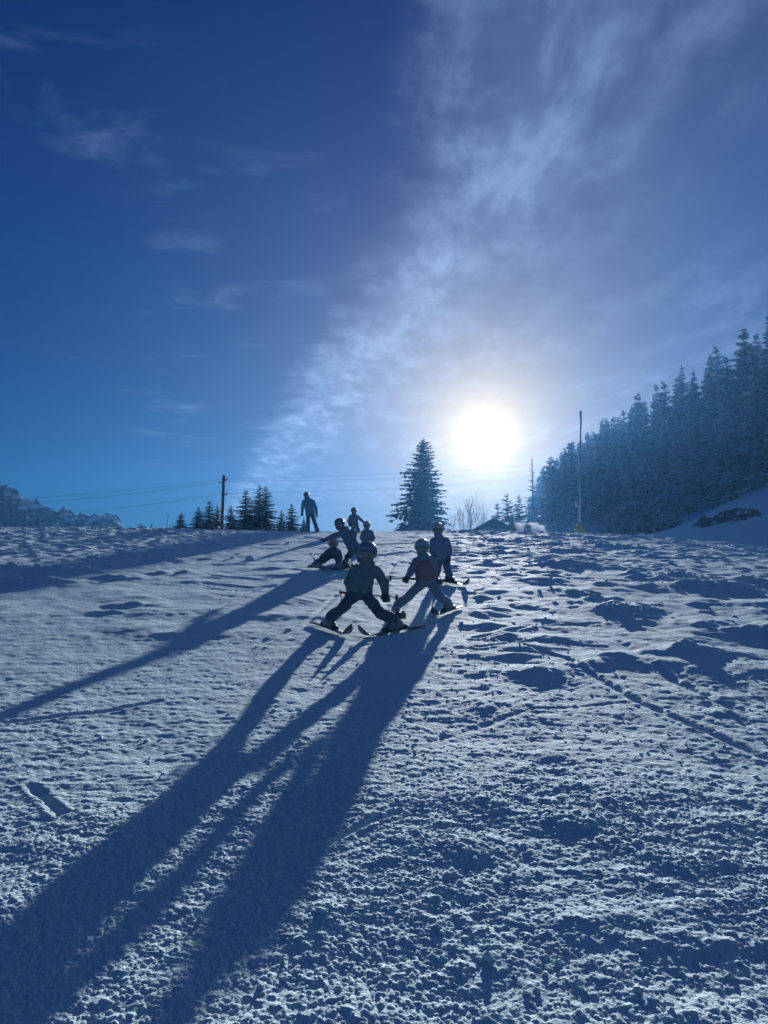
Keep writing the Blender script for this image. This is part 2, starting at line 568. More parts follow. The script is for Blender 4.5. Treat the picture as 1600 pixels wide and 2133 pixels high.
def hit(px, py, y0=3.0, y1=33.0):
    """where the line of sight of a photo pixel meets the ground"""
    ys = np.linspace(y0, y1, 3000)
    a = W(px, py, 1.0)
    xs = a.x * ys; zs = EYE + (a.z - EYE) * ys
    below = zs < ground_macro(xs, ys)
    k = int(np.argmax(below)) if below.any() else len(ys) - 1
    return Vector((xs[k], ys[k], G(xs[k], ys[k])))


# ================================================================== materials
def principled(name, col, rough=0.7, spec=0.3, noise_amt=0.0, noise_scale=8.0, bump=0.0, bump_scale=60.0, metal=0.0, sheen=0.0):
    m = bpy.data.materials.new(name)
    m.use_nodes = True
    t = NT(m.node_tree)
    o = t.n('ShaderNodeOutputMaterial')
    b = t.n('ShaderNodeBsdfPrincipled')
    t.nt.links.new(b.outputs[0], o.inputs[0])
    b.inputs['Roughness'].default_value = rough
    b.inputs['Specular IOR Level'].default_value = spec
    b.inputs['Metallic'].default_value = metal
    if sheen: b.inputs['Sheen Weight'].default_value = sheen
    tcn = t.n('ShaderNodeTexCoord')
    if noise_amt:
        nz = t.noise(tcn.outputs['Object'], noise_scale, 4, 0.6)
        k = t.smooth(nz, 0.3, 0.7, 1 - noise_amt, 1 + noise_amt)
        s = t.n('ShaderNodeVectorMath', operation='SCALE')
        s.inputs[0].default_value = col
        t.set(s.inputs[3], k)
        t.set(b.inputs['Base Color'], s.outputs[0])
    else:
        b.inputs['Base Color'].default_value = (*col, 1)
    if bump:
        nz = t.noise(tcn.outputs['Object'], bump_scale, 3, 0.6)
        bp = t.n('ShaderNodeBump')
        bp.inputs['Strength'].default_value = 0.6
        bp.inputs['Distance'].default_value = bump
        t.set(bp.inputs['Height'], nz)
        t.set(b.inputs['Normal'], bp.outputs[0])
    return m


def snow_material():
    m = bpy.data.materials.new('snow')
    m.use_nodes = True
    t = NT(m.node_tree)
    o = t.n('ShaderNodeOutputMaterial')
    b = t.n('ShaderNodeBsdfPrincipled')
    t.nt.links.new(b.outputs[0], o.inputs[0])
    g = t.n('ShaderNodeNewGeometry')
    pos = g.outputs['Position']
    n1 = t.noise(pos, 0.7, 4, 0.6)
    col = t.mix(t.smooth(n1, 0.3, 0.7), (0.68, 0.91, 0.96), (0.74, 0.96, 0.99))
    t.set(b.inputs['Base Color'], col)
    b.inputs['Roughness'].default_value = 0.8
    b.inputs['Specular IOR Level'].default_value = 0.03
    f1 = t.noise(pos, 32.0, 5, 0.65)
    f2 = t.noise(pos, 150.0, 3, 0.6)
    f3 = t.noise(pos, 7.0, 4, 0.6)
    h = t.math('ADD', t.math('MULTIPLY_ADD', f2, 0.22, f1), t.math('MULTIPLY', f3, 1.6))
    bp = t.n('ShaderNodeBump')
    bp.inputs['Strength'].default_value = 0.75
    bp.inputs['Distance'].default_value = 0.030
    t.set(bp.inputs['Height'], h)
    t.set(b.inputs['Normal'], bp.outputs[0])
    return m


M_SNOW = snow_material()
M_SNOWT = principled('snow_on_branches', (0.84, 0.82, 0.84), 0.7, 0.2, 0.1, 3)
M_NEEDLE = principled('spruce_needles', (0.030, 0.055, 0.040), 0.75, 0.2, 0.45, 1.2)
M_NEEDLE2 = principled('spruce_needles_frosted', (0.055, 0.052, 0.053), 0.75, 0.2, 0.45, 1.2)
M_BARK = principled('bark', (0.075, 0.055, 0.042), 0.9, 0.1, 0.35, 5, 0.01, 20)
M_TWIG = principled('bare_twigs', (0.09, 0.07, 0.06), 0.9, 0.1, 0.2, 5)
M_FROST = principled('frosted_twigs', (0.42, 0.45, 0.50), 0.9, 0.1, 0.4, 2)

# ================================================================== people data (needed for the pressed snow)
# photo pixel positions of joints; every figure gets its own distance
PEOPLE = [
    dict(key='kid1', y=8.45, s=1.0, head=(765, 1151), neck=(764, 1177), chest=(756, 1199), pelvis=(749, 1231),
         sh=[(740, 1190), (784, 1190)], el=[(727, 1212, .02), (800, 1213, -.03)], ha=[(729, 1234, .10), (803, 1240, -.06)],
         hip=[(740, 1236), (760, 1236)], kn=[(712, 1268, -.12), (789, 1275, -.12)], ft=[(686, 1313), (822, 1318)],
         ski=[((640, 1309), (726, 1342)), ((858, 1321), (753, 1341))]),
    dict(key='kid2', y=9.75, s=.88, head=(879, 1140), neck=(881, 1161), chest=(884, 1182), pelvis=(888, 1209),
         sh=[(867, 1169), (902, 1168)], el=[(857, 1189, -.03), (906, 1189, .05)], ha=[(847, 1206, -.10), (902, 1207, .02)],
         hip=[(881, 1212), (896, 1212)], kn=[(848, 1246, -.12), (918, 1245, -.12)], ft=[(825, 1285), (934, 1276)],
         ski=[((806, 1266), (838, 1294)), ((962, 1266), (875, 1295))]),
    dict(key='kid3', y=13.4, s=.98, head=(912, 1103), neck=(914, 1119), chest=(917, 1136), pelvis=(921, 1164),
         sh=[(902, 1127), (930, 1126)], el=[(900, 1146, -.02), (937, 1147, -.02)], ha=[(903, 1162, -.12), (934, 1166, -.10)],
         hip=[(915, 1166), (928, 1166)], kn=[(911, 1190, -.1), (933, 1190, -.1)], ft=[(908, 1216), (937, 1217)],
         ski=[((898, 1209), (917, 1224)), ((928, 1214), (977, 1222))]),
    dict(key='kid4', y=16.2, s=.98, head=(694, 1133, -.12), neck=(694, 1144, -.04), chest=(694, 1149, .06), pelvis=(694, 1155, .24),
         sh=[(684, 1149, .02), (705, 1149, .02)], el=[(672, 1159, -.08), (709, 1162, -.08)], ha=[(660, 1171, -.16), (705, 1174, -.18)],
         hip=[(688, 1157, .24), (700, 1157, .24)], kn=[(674, 1169, .02), (706, 1170, .0)], ft=[(659, 1186), (706, 1189)],
         ski=[((626, 1185), (703, 1196)), ((745, 1187), (700, 1193))]),
    dict(key='kid5', y=16.9, s=1.06, head=(707, 1091, -.14), neck=(716, 1103, -.08), chest=(725, 1118), pelvis=(740, 1146, .08),
         sh=[(712, 1110, -.05), (738, 1109, .05)], el=[(693, 1117, -.12), (737, 1132, -.08)], ha=[(676, 1125, -.2), (724, 1158, -.12)],
         hip=[(733, 1147, .08), (747, 1147, .08)], kn=[(726, 1165, -.06), (750, 1166, -.06)], ft=[(720, 1184), (755, 1184)],
         ski=[((706, 1182), (733, 1190)), ((768, 1180), (748, 1190))]),
    dict(key='kid6', y=31.5, s=1.16, head=(737, 1064), neck=(737, 1072), chest=(738, 1081), pelvis=(739, 1095),
         sh=[(730, 1076), (745, 1076)], el=[(726, 1086), (751, 1082)], ha=[(729, 1094, -.1), (757, 1087, -.1)],
         hip=[(736, 1096), (743, 1096)], kn=[(735, 1104, -.06), (745, 1104, -.06)], ft=[(734, 1112), (747, 1112)],
         ski=[((731, 1108), (736, 1114)), ((752, 1108), (744, 1114))]),
    dict(key='kid7', y=21.0, s=.95, head=(764, 1094), neck=(764, 1105), chest=(765, 1114), pelvis=(766, 1131),
         sh=[(756, 1109), (774, 1109)], el=[(753, 1120), (778, 1121)], ha=[(757, 1130, -.12), (774, 1131, -.12)],
         hip=[(762, 1132), (770, 1132)], kn=[(759, 1144, -.08), (773, 1144, -.08)], ft=[(756, 1155), (776, 1155)],
         ski=[((750, 1150), (763, 1160)), ((781, 1150), (768, 1160))]),
    dict(key='adult', y=33.0, s=1.38, head=(638, 1031.5), neck=(641, 1040), chest=(643, 1051), pelvis=(646, 1069),
         sh=[(633, 1044), (652, 1044)], el=[(630, 1057), (658, 1058)], ha=[(629.5, 1069, -.1), (659.5, 1071, -.05)],
         hip=[(642, 1070), (650, 1070)], kn=[(642, 1088, -.08), (655, 1087, -.05)], ft=[(641, 1107), (660, 1106)],
         ski=[((641, 1105), (629, 1108)), ((660, 1104), (668, 1108))]),
]
for P in PEOPLE:
    P['foot'] = []
    for (px, py) in P['ft']:
        if P['y'] < 20:
            f = hit(px, py)
        else:
            x = W(px, py, P['y']).x
            f = Vector((x, P['y'], G(x, P['y'])))
        P['foot'].append(f)
    STAND.append((P['foot'][0].x, P['foot'][0].y, .45))
    STAND.append((P['foot'][1].x, P['foot'][1].y, .45))


# ================================================================== the snow sheet
def build_ground():
    # distances: dense where the camera looks, then ever wider
    r = [0.06, 0.35, 0.7, 1.0, 1.3, 1.5, 1.65, 1.75]
    while r[-1] < 41:
        q = r[-1]
        r.append(q + min(max(0.0053, 0.75 * q * q / 1152.0), 0.10))
    while r[-1] < 280:
        r.append(min(r[-1] * 1.02 + 0.1, 280.0))
    r = np.array(r)
    a = np.linspace(R(-30.5), R(30.5), 900)
    side = np.concatenate([np.linspace(R(30.5), R(42), 40)[1:], np.linspace(R(42), R(180), 36)[1:]])
    a = np.concatenate([-side[::-1], a, side[:-1]])
    A, RR = np.meshgrid(a, r)
    x = RR * np.sin(A); y = RR * np.cos(A)
    dr = np.gradient(r)[:, None] * np.ones_like(A)
    da = (np.gradient(a)[None, :]) * RR
    spac = np.maximum(dr, da * 0.9)
    z = ground_full(x.ravel(), y.ravel(), spac.ravel())
    V = np.stack([x.ravel(), y.ravel(), z], 1)
    nr, na = A.shape
    i = np.arange(nr - 1)[:, None]; j = np.arange(na)[None, :]
    j2 = (j + 1) % na
    F = np.stack([i * na + j, i * na + j2, (i + 1) * na + j2, (i + 1) * na + j], -1).reshape(-1, 4)[:, ::-1]
    me = mesh_np('snow_ground', V, F, True, [M_SNOW])
    o = link('snow_ground', me)
    tag(o, kind='structure')
    o['label'] = 'churned snow of the ski run and the fields beyond'
    return o


_g = build_ground()
print('ground quads', len(_g.data.polygons))


# loose clumps of snow lying on the run
def icosphere():
    t = (1 + 5 ** .5) / 2
    V = np.array([(-1, t, 0), (1, t, 0), (-1, -t, 0), (1, -t, 0), (0, -1, t), (0, 1, t), (0, -1, -t), (0, 1, -t), (t, 0, -1), (t, 0, 1), (-t, 0, -1), (-t, 0, 1)], float)
    V /= np.linalg.norm(V[0])
    F = [(0, 11, 5), (0, 5, 1), (0, 1, 7), (0, 7, 10), (0, 10, 11), (1, 5, 9), (5, 11, 4), (11, 10, 2), (10, 7, 6), (7, 1, 8), (3, 9, 4), (3, 4, 2), (3, 2, 6), (3, 6, 8), (3, 8, 9), (4, 9, 5), (2, 4, 11), (6, 2, 10), (8, 6, 7), (9, 8, 1)]
    V = list(map(tuple, V)); cache = {}

    def mid(a, b):
        k = (min(a, b), max(a, b))
        if k not in cache:
            p = (np.array(V[a]) + np.array(V[b])) / 2
            V.append(tuple(p / np.linalg.norm(p)))
            cache[k] = len(V) - 1
        return cache[k]
    F2 = []
    for a, b, c in F:
        ab, bc, ca = mid(a, b), mid(b, c), mid(c, a)
        F2 += [(a, ab, ca), (b, bc, ab), (c, ca, bc), (ab, bc, ca)]
    return np.array(V), np.array(F2)


def build_clumps():
    IV, IF = icosphere()
    rg = np.random.default_rng(3)
    spots = []
    # fine clumps in the foreground, mostly on the right
    while len(spots) < 1800:
        rr = 1.9 + 6.5 * rg.random() ** 1.3
        aa = R(rg.uniform(-31, 31))
        x, y = rr * math.sin(aa), rr * math.cos(aa)
        keep = 0.12 + 0.88 * (1 / (1 + math.exp(-(x + 0.28 * y - 0.6) * 3)))
        if y > 5: keep *= .6
        if rg.random() > keep: continue
        s = 0.004 + 0.008 * rg.random() ** 3 + (0.010 * rg.random() if rg.random() < .06 else 0)
        spots.append((x, y, s))
    # chunks on the mounds of churned snow
    for (mx, my, rx, ry, h) in MOUNDS:
        if h < .07: continue
        n = int(10 + 90 * h) if my < 24 else int(6 + 40 * h)
        for k in range(n):
            a_ = rg.uniform(0, 6.28); q = rg.random() ** .6
            spots.append((mx + rx * 1.1 * q * math.cos(a_), my + ry * 1.1 * q * math.sin(a_), (0.010 + 0.036 * rg.random() ** 3.0) * (0.7 + my / 22)))
    # blocks along the foot and the top of the lip
    for k in range(260):
        x = -rg.uniform(3, 19)
        y = rg.choice([rg.normal(18.2, .9), rg.normal(25.5, 1.2), rg.normal(31, 1.5)]) + 0.05 * (x + 8)
        spots.append((x, y, 0.015 + 0.10 * rg.random() ** 4))
    for k in range(500):
        y = rg.uniform(9, 34); x = rg.uniform(0.05, .55) * y
        spots.append((x, y, (0.006 + 0.022 * rg.random() ** 3) * (.6 + y / 20)))
    S = np.array(spots)
    for (sx, sy, sr) in STAND:
        S = S[np.hypot(S[:, 0] - sx, S[:, 1] - sy) > 0.35]
    z = ground_full(S[:, 0], S[:, 1], np.full(len(S), .02) + .004 * S[:, 1])
    n = len(S)
    sc = S[:, 2][:, None] * rg.uniform(.7, 1.35, (n, 3)) * np.array([1, 1, .65])
    jit = 1 + 0.75 * (rg.random((n, len(IV))) - .5)
    th = rg.uniform(0, 6.28, n)
    P = IV[None] * jit[..., None] * sc[:, None, :]
    c, s_ = np.cos(th)[:, None], np.sin(th)[:, None]
    X = P[..., 0] * c - P[..., 1] * s_ + S[:, 0][:, None]
    Y = P[..., 0] * s_ + P[..., 1] * c + S[:, 1][:, None]
    Z = P[..., 2] + (z + 0.15 * S[:, 2])[:, None]
    V = np.stack([X, Y, Z], -1).reshape(-1, 3)
    F = (IF[None] + (np.arange(n) * len(IV))[:, None, None]).reshape(-1, 3)
    me = mesh_np('snow_clumps', V, F, True, [M_SNOW])
    o = link('snow_clumps', me)
    tag(o, 'loose clumps of snow scattered over the churned run', 'snow', kind='stuff')


build_clumps()


# ================================================================== mountain ridge, far left
def build_mountain():
    prof = [(-700, 1010), (-500, 1000), (-200, 998), (-60, 1003), (0, 1003), (22, 1014), (45, 1022), (62, 1034), (80, 1045), (96, 1054), (108, 1055), (120, 1062), (131, 1056), (142, 1061),
            (155, 1066), (175, 1070), (200, 1074), (225, 1071), (243, 1069), (252, 1079), (264, 1090), (280, 1099), (310, 1106), (360, 1116), (460, 1125)]
    px = np.array([p[0] for p in prof], float); py = np.array([p[1] for p in prof], float)
    D = 175.0
    n, m = 420, 150
    pu = np.concatenate([np.linspace(-700, -60, 100), np.linspace(-58, 460, n - 100)])
    ridge = np.array([W(p, q, D).z for p, q in zip(pu, np.interp(pu, px, py))])
    xr = np.array([W(p, 1080, D).x for p in pu])
    vv = np.linspace(0, 1, m) ** 1.5                         # 0 at the ridge, 1 at the foot towards the camera
    base = -14.0
    Xs = xr[:, None] + 0 * vv[None]
    Ys = D - 72 * vv[None] + 0 * xr[:, None]
    H = (ridge - base)[:, None]
    prof_v = (1 - vv) ** 1.35
    Z = base + H * prof_v[None]
    # gullies and ribs running down to the right, crags
    run = Xs * 0.18 - vv[None] * 4.5
    rib = 1 - np.abs(perlin(run, vv[None] * 2.0 + Xs * .03, 91)) * 2
    rib2 = 1 - np.abs(perlin(Xs * .54 - vv[None] * 7, vv[None] * 6, 92)) * 2
    crag = fbm(Xs * .42, Ys * .42, 93, 5, .6)
    amp = np.clip(H * .10, .35, 3.7)
    Z = Z + amp * (rib * 1.0 + rib2 * .45 + crag * .55 - 1.2) * np.clip(vv[None] * 10, .22, 1)
    Xs = Xs + 1.1 * fbm(Ys * .25, Xs * .25, 95, 3)
    # back side
    Vf = np.stack([Xs, Ys, Z], -1)
    back = np.stack([xr, np.full_like(xr, D + 60), np.full_like(xr, base)], -1)[:, None]
    Vall = np.concatenate([back, Vf], 1)
    nn, mm = Vall.shape[:2]
    i = np.arange(nn - 1)[:, None]; j = np.arange(mm - 1)[None]
    F = np.stack([i * mm + j, (i + 1) * mm + j, (i + 1) * mm + j + 1, i * mm + j + 1], -1).reshape(-1, 4)[:, ::-1]
    m_ = bpy.data.materials.new('rock_and_snow')
    m_.use_nodes = True
    t = NT(m_.node_tree)
    o = t.n('ShaderNodeOutputMaterial'); b = t.n('ShaderNodeBsdfPrincipled')
    t.nt.links.new(b.outputs[0], o.inputs[0])
    g = t.n('ShaderNodeNewGeometry')
    sp = t.n('ShaderNodeSeparateXYZ')
    t.nt.links.new(g.outputs['True Normal'], sp.inputs[0])
    nz = t.noise(g.outputs['Position'], 0.40, 6, 0.72)
    nz2 = t.noise(g.outputs['Position'], 0.12, 4, 0.6)
    k = t.math('ADD', sp.outputs[2], t.math('MULTIPLY', t.math('SUBTRACT', nz, .5), 2.0))
    k = t.math('ADD', k, t.math('MULTIPLY', t.math('SUBTRACT', nz2, .5), 1.6))
    f = t.smooth(k, 0.58, 0.70)
    t.set(b.inputs['Base Color'], t.mix(f, (0.035, 0.036, 0.038), (0.78, 0.81, 0.85)))
    b.inputs['Roughness'].default_value = .85
    me = mesh_np('mountain_ridge', Vall.reshape(-1, 3), F, False, [m_])
    tag(link('mountain_ridge', me), 'rocky mountain ridge streaked with snow beyond the left edge of the run', kind='structure')


build_mountain()


# ================================================================== spruces
def spruce(seed, H=1.0, base_r=0.2, levels=30, per=9, droop=0.35, bare=0.03, snow=0.0, loose=1.0, thick=1.0, shape=0.85, needles=None):
    """unit-height spruce: trunk, crown of many small twig faces, snow lying on the branches"""
    rg = random.Random(seed)
    tr = MB()
    lean = (rg.uniform(-.008, .008), rg.uniform(-.008, .008))
    tr.tube([(lean[0] * q * q, lean[1] * q * q, q * H - .02) for q in (0, .25, .5, .75, .97)], [.016, .013, .010, .006, .0012], 7)
    asym, asym_a = rg.uniform(.06, .16), rg.uniform(0, 6.28)
    V, F3, SV, SF = [], [], [], []

    def tri(a, b, c):
        k = len(V); V.extend((a, b, c)); F3.append((k, k + 1, k + 2))
    for L in range(levels):
        q = (L + rg.uniform(-.3, .3)) / levels
        z = bare + (0.985 - bare) * max(0, q)
        rmax = base_r * (1 - z) ** shape * (0.86 + 0.28 * rg.random()) + .006
        if z < .12: rmax *= .75 + 2.0 * z
        n = max(4, int(per * (1 - .45 * z) + rg.random()))
        a0 = rg.uniform(0, 6.28)
        for k in range(n):
            a = a0 + 6.283 * (k + rg.uniform(-.35, .35)) / n
            ln = rmax * rg.uniform(.62, 1.12) * (1 + asym * math.sin(a + asym_a + 5 * z))
            if rg.random() < .05 * loose: ln *= 1.18
            up0 = 0.55 * (z - .45)                       # upper branches rise, lower ones droop
            dr = droop * (1.15 - z) * rg.uniform(.6, 1.3)
            ca, sa = math.cos(a), math.sin(a)
            zb = z + rg.uniform(-.5, .5) / levels
            pts = []
            ns = 5
            for i in range(ns + 1):
                s = i / ns
                rad = ln * s
                zz = zb + ln * (up0 * s - dr * s * s + .22 * dr * s ** 4 * 2.0)
                pts.append(Vector((ca * rad + lean[0] * z * z, sa * rad + lean[1] * z * z, zz)))
            side = Vector((-sa, ca, 0))
            for i in range(ns):
                p, p2 = pts[i], pts[i + 1]
                s = (i + .5) / ns
                wd = thick * (0.016 + 0.20 * ln) * (1.05 - .75 * s)
                d = (p2 - p)
                # twigs left and right, swept forward and hanging
                for sg in (-1, 1):
                    for rep in range(2):
                        o = p + d * rg.uniform(0, .9)
                        tip = o + side * sg * wd * rg.uniform(.55, 1.25) + d * rg.uniform(.3, 1.3) + Vector((0, 0, -wd * rg.uniform(.05, .65)))
                        tri(o - d * .22 + Vector((0, 0, .002)), o + d * .5, tip)
                # hanging tassels
                o = p + d * rg.random()
                tri(o - d * .35, o + d * .45, o + Vector((rg.uniform(-.3, .3) * wd, rg.uniform(-.3, .3) * wd, -wd * rg.uniform(.4, 1.0))))
            # tip
            d = (pts[-1] - pts[-2])
            tri(pts[-1] - side * .10 * ln - d * .4, pts[-1] + side * .10 * ln - d * .4, pts[-1] + d * rg.uniform(.3, .8))
            if rg.random() < snow:
                w_ = (0.012 + .13 * ln) * rg.uniform(.6, 1.3)
                st = rg.choice((1, 2))
                b = len(SV)
                row = pts[st:]
                for i, p in enumerate(row):
                    ww = w_ * (1 - .55 * i / len(row))
                    upv = Vector((0, 0, .010 + .02 * ln))
                    SV.extend((p - side * ww - Vector((0, 0, ww * .35)) + upv * .6, p + upv, p + side * ww - Vector((0, 0, ww * .35)) + upv * .6))
                for i in range(len(row) - 1):
                    SF.append((b + 3 * i, b + 3 * i + 1, b + 3 * i + 4, b + 3 * i + 3))
                    SF.append((b + 3 * i + 1, b + 3 * i + 2, b + 3 * i + 5, b + 3 * i + 4))
    # leading shoot
    for k in range(4):
        a = k * 1.57 + .3
        tri(Vector((math.cos(a) * .005, math.sin(a) * .005, .93)), Vector((-math.cos(a) * .005, -math.sin(a) * .005, .93)), Vector((lean[0], lean[1], 1.0)))
    trunk = mesh_np('trunk', np.array(tr.V), [np.array(tr.F4), np.array(tr.F3)], True, [M_BARK])
    crown = mesh_np('crown', np.array([tuple(p) for p in V]), np.array(F3), False, [needles or M_NEEDLE])
    sn = mesh_np('snow_load', np.array([tuple(p) for p in SV]), np.array(SF), True, [M_SNOWT]) if SF else None
    return trunk, crown, sn


def place_spruce(kind, loc, h, rotz, label, group=None, widen=1.0, name='spruce_tree', cat='tree'):
    trunk, crown, sn = kind
    root = empty(name, loc, rotz)
    root.scale = (h * widen, h * widen, h)
    link('trunk', trunk, root)
    link('crown', crown, root)
    if sn: link('snow_load', sn, root)['kind'] = 'stuff'
    tag(root, label, cat, group)
    return root


def spruce_at(kind, px, y, top_py, label, group=None, widen=1.0, rot=0.0, **kw):
    """a tree whose top is seen at a photo pixel, standing on the ground at distance y"""
    p = W(px, top_py, y)
    z = G(p.x, p.y) - .05
    return place_spruce(kind, (p.x, p.y, z), p.z - z, rot, label, group, widen, **kw)


SP_BIG = spruce(11, base_r=.33, levels=36, per=16, droop=.46, loose=3.0, snow=.05, thick=1.25, shape=.80)
SP_S = [spruce(21, base_r=.36, levels=22, per=11, droop=.25, snow=.2, thick=1.3), spruce(22, base_r=.33, levels=24, per=10, droop=.3, snow=.2, thick=1.25),
        spruce(23, base_r=.29, levels=26, per=10, droop=.32, snow=.2, thick=1.2)]
SP_F = [spruce(31, base_r=.19, levels=30, per=9, droop=.55, snow=.8, thick=1.25, shape=.92, needles=M_NEEDLE2), spruce(32, base_r=.20, levels=27, per=9, droop=.5, snow=.8, thick=1.25, shape=.85, needles=M_NEEDLE2),
        spruce(33, base_r=.165, levels=32, per=9, droop=.6, snow=.8, thick=1.3, shape=.95, needles=M_NEEDLE2), spruce(34, base_r=.18, levels=26, per=8, droop=.5, snow=.7, thick=1.2, shape=1.0, needles=M_NEEDLE2)]
LARCH = spruce(41, base_r=.17, levels=30, per=8, droop=.1, snow=.0, thick=.5, shape=1.1)

# the lone spruce by the run
spruce_at(SP_BIG, 882, 105, 908, 'tall lone spruce standing by itself at the top of the run', rot=.6)
# young spruces behind the crest
for (px, y, top, kind, wdn, label) in [
        (378, 41, 1067, 0, 1.5, 'small bushy spruce standing apart beside the thin red marker stake'),
        (413, 42, 1054, 1, 1.5, 'pale spruce at the outer end of the clump around the wooden utility pole'),
        (437, 43, 1041, 1, 1.4, 'taller spruce in the clump next to the wooden utility pole'),
        (453, 47, 1049, 2, 1.3, 'narrow spruce right behind the wooden utility pole'),
        (482, 43, 1050, 0, 1.15, 'short round spruce between the wooden utility pole and the twin-topped spruces'),
        (512, 43, 1017, 1, 1.35, 'broad spruce beside the twin-topped pair behind the crest'),
        (540, 44, 1007, 2, 1.15, 'tallest spruce of the twin-topped pair behind the crest'),
        (554, 42.5, 1010, 2, 1.45, 'second spruce of the twin-topped pair, its branches reaching out over the crest'),
        (587, 43, 1061, 2, 1.3, 'small slim spruce next to the slightly taller one near the blue-jacketed skier'),
        (608, 42, 1047, 1, 1.3, 'young spruce with a thin leader near the blue-jacketed skier'),
        (633, 40, 1075, 2, 1.2, 'small spruce right behind the legs of the blue-jacketed skier'),
        (294, 88, 1088, 0, 1.6, 'tiny spruce top on the skyline beside the small snowy hump'),
        (316, 90, 1087, 2, .8, 'tiny thin spruce top on the small snowy hump')]:
    spruce_at(SP_S[kind], px, y, top, label, 'young spruces behind the crest', wdn, rot=px * .37)

# small trees by the chalets
for (px, y, top, kind, wdn, label) in [
        (1037, 118, 1043, 1, .9, 'small spruce rising behind the barn with the stepped roof'),
        (1057, 120, 1025, 2, 1.15, 'slim spruce between the barn and the snow-roofed chalet'),
        (1081, 124, 1027, 2, 1.0, 'spruce beside the wood edge behind the snow-roofed chalet')]:
    spruce_at(SP_S[kind], px, y, top, label, 'small trees by the chalets', wdn, rot=px * .21)
spruce_at(LARCH, 1108, 150, 947, 'tall bare larch with a thin spire at the end of the wood', rot=.3, name='larch_tree')

# the wood on the hillside
FOREST_TOP = [(1095, 1010), (1125, 985), (1150, 918), (1180, 905), (1200, 882), (1228, 850), (1250, 838), (1285, 822), (1330, 785), (1365, 780), (1410, 765), (1440, 760), (1475, 725), (1500, 722), (1550, 700), (1580, 660), (1600, 640), (1800, 540), (2200, 460)]
ft_x = [p[0] for p in FOREST_TOP]; ft_y = [p[1] for p in FOREST_TOP]
rf = random.Random(5)
nf = 0
EDGE_N = 0
yy = 62.0
rows = []
for k in range(46):  # extra spruces, added to block the sun from the snow bank
    y = rf.uniform(112, 172)
    x = rf.uniform(.205 * y + 1.5, 35.5)
    rows.append((x, y, 1))
while yy < 250:
    for row in range(7):
        x = (36.5 if yy < 105 else 34.0) + row * 5.8 + rf.uniform(-1.5, 1.5) + (0.35 if yy < 75 else 0) * 3
        y = yy + rf.uniform(-1.8, 1.8) + (row % 2) * 2.4
        rows.append((x, y, row))
    yy += 5.4
forest = []
for (x, y, row) in rows:
    px = 800 + FPX * x / (y * math.cos(PITCH) + (G(x, y) - EYE) * math.sin(PITCH))
    if px > 1760 or px < 1105: continue
    if row > 4 and rf.random() < .45: continue
    z = G(x, y) - .1
    lim = W(px, float(np.interp(px, ft_x, ft_y)) + (rf.uniform(-14, 12) if rf.random() < .3 else rf.uniform(16, 70)), y).z
    h = rf.uniform(13.5, 18.5)
    if z + h > lim or row >= 2:
        h = min(max(lim - z, 5.0), 21)
    if z + 6 > lim: continue
    if row == 0: h *= rf.uniform(.65, .95)
    if z + h > 46: continue
    kind = SP_F[rf.randrange(4)]
    forest.append((row, y, x, z, h, kind, rf.uniform(0, 6.28), rf.uniform(1.15, 1.75)))
    nf += 1
ORD = ['first', 'second', 'third', 'fourth', 'fifth', 'sixth', 'seventh', 'eighth', 'ninth', 'tenth', 'eleventh', 'twelfth', 'thirteenth', 'fourteenth', 'fifteenth', 'sixteenth', 'seventeenth', 'eighteenth', 'nineteenth',
       'twentieth', 'twenty-first', 'twenty-second', 'twenty-third', 'twenty-fourth', 'twenty-fifth', 'twenty-sixth', 'twenty-seventh', 'twenty-eighth', 'twenty-ninth', 'thirtieth', 'thirty-first', 'thirty-second', 'thirty-third', 'thirty-fourth', 'thirty-fifth', 'thirty-sixth']
ne = 0
for (row, y, x, z, h, kind, ro, wd_) in sorted(forest, key=lambda q: (q[0] > 0, q[1])):
    if row == 0:
        lab = 'snow-dusted spruce at the edge of the wood, %s along from the dark rock humps' % ORD[min(ne, 35)]
        ne += 1
        place_spruce(kind, (x, y, z), h, ro, lab, 'spruces at the edge of the hillside wood', wd_)
    else:
        place_spruce(kind, (x, y, z), h, ro, 'snow-dusted spruce deep in the dense wood on the shaded hillside', 'spruces inside the hillside wood', wd_)
print('forest', nf, ne)


# ================================================================== bare shrubs
def shrub(name, px, y, top, spread, n, label, mat, seed, thick=.02, cat='shrub'):
    rg = random.Random(seed)
    p = W(px, top, y)
    z0 = G(p.x, y) - .05
    h = p.z - z0
    root = empty(name, (p.x, y, z0))
    mb_s, mb_t = MB(), MB()
    for k in range(n):
        a = rg.uniform(0, 6.28); t_ = rg.uniform(.1, 1) * spread
        l = h * rg.uniform(.6, 1.0)
        end = Vector((math.cos(a) * t_, math.sin(a) * t_, l))
        mid = end * .5 + Vector((rg.uniform(-.1, .1), rg.uniform(-.1, .1), .08 * h))
        mb_s.tube([(0, 0, 0), mid * .6, end * .75 + mid * .12, end], [thick * 1.5, thick, thick * .6, thick * .3], 4, False)
        for j in range(9):
            q = rg.uniform(.35, 1.0)
            o = mid * (1 - q) + end * q
            e = o + Vector((rg.gauss(0, .3) * h * .3, rg.gauss(0, .3) * h * .3, rg.uniform(.05, .30) * h))
            mb_t.tube([o, (o + e) * .5 + Vector((0, 0, .02)), e], [thick * .5, thick * .4, thick * .2], 3, False)
    mb_s.build('stem', M_TWIG, root, True)
    mb_t.build('twigs', mat, root, True)
    tag(root, label, cat)
    return root


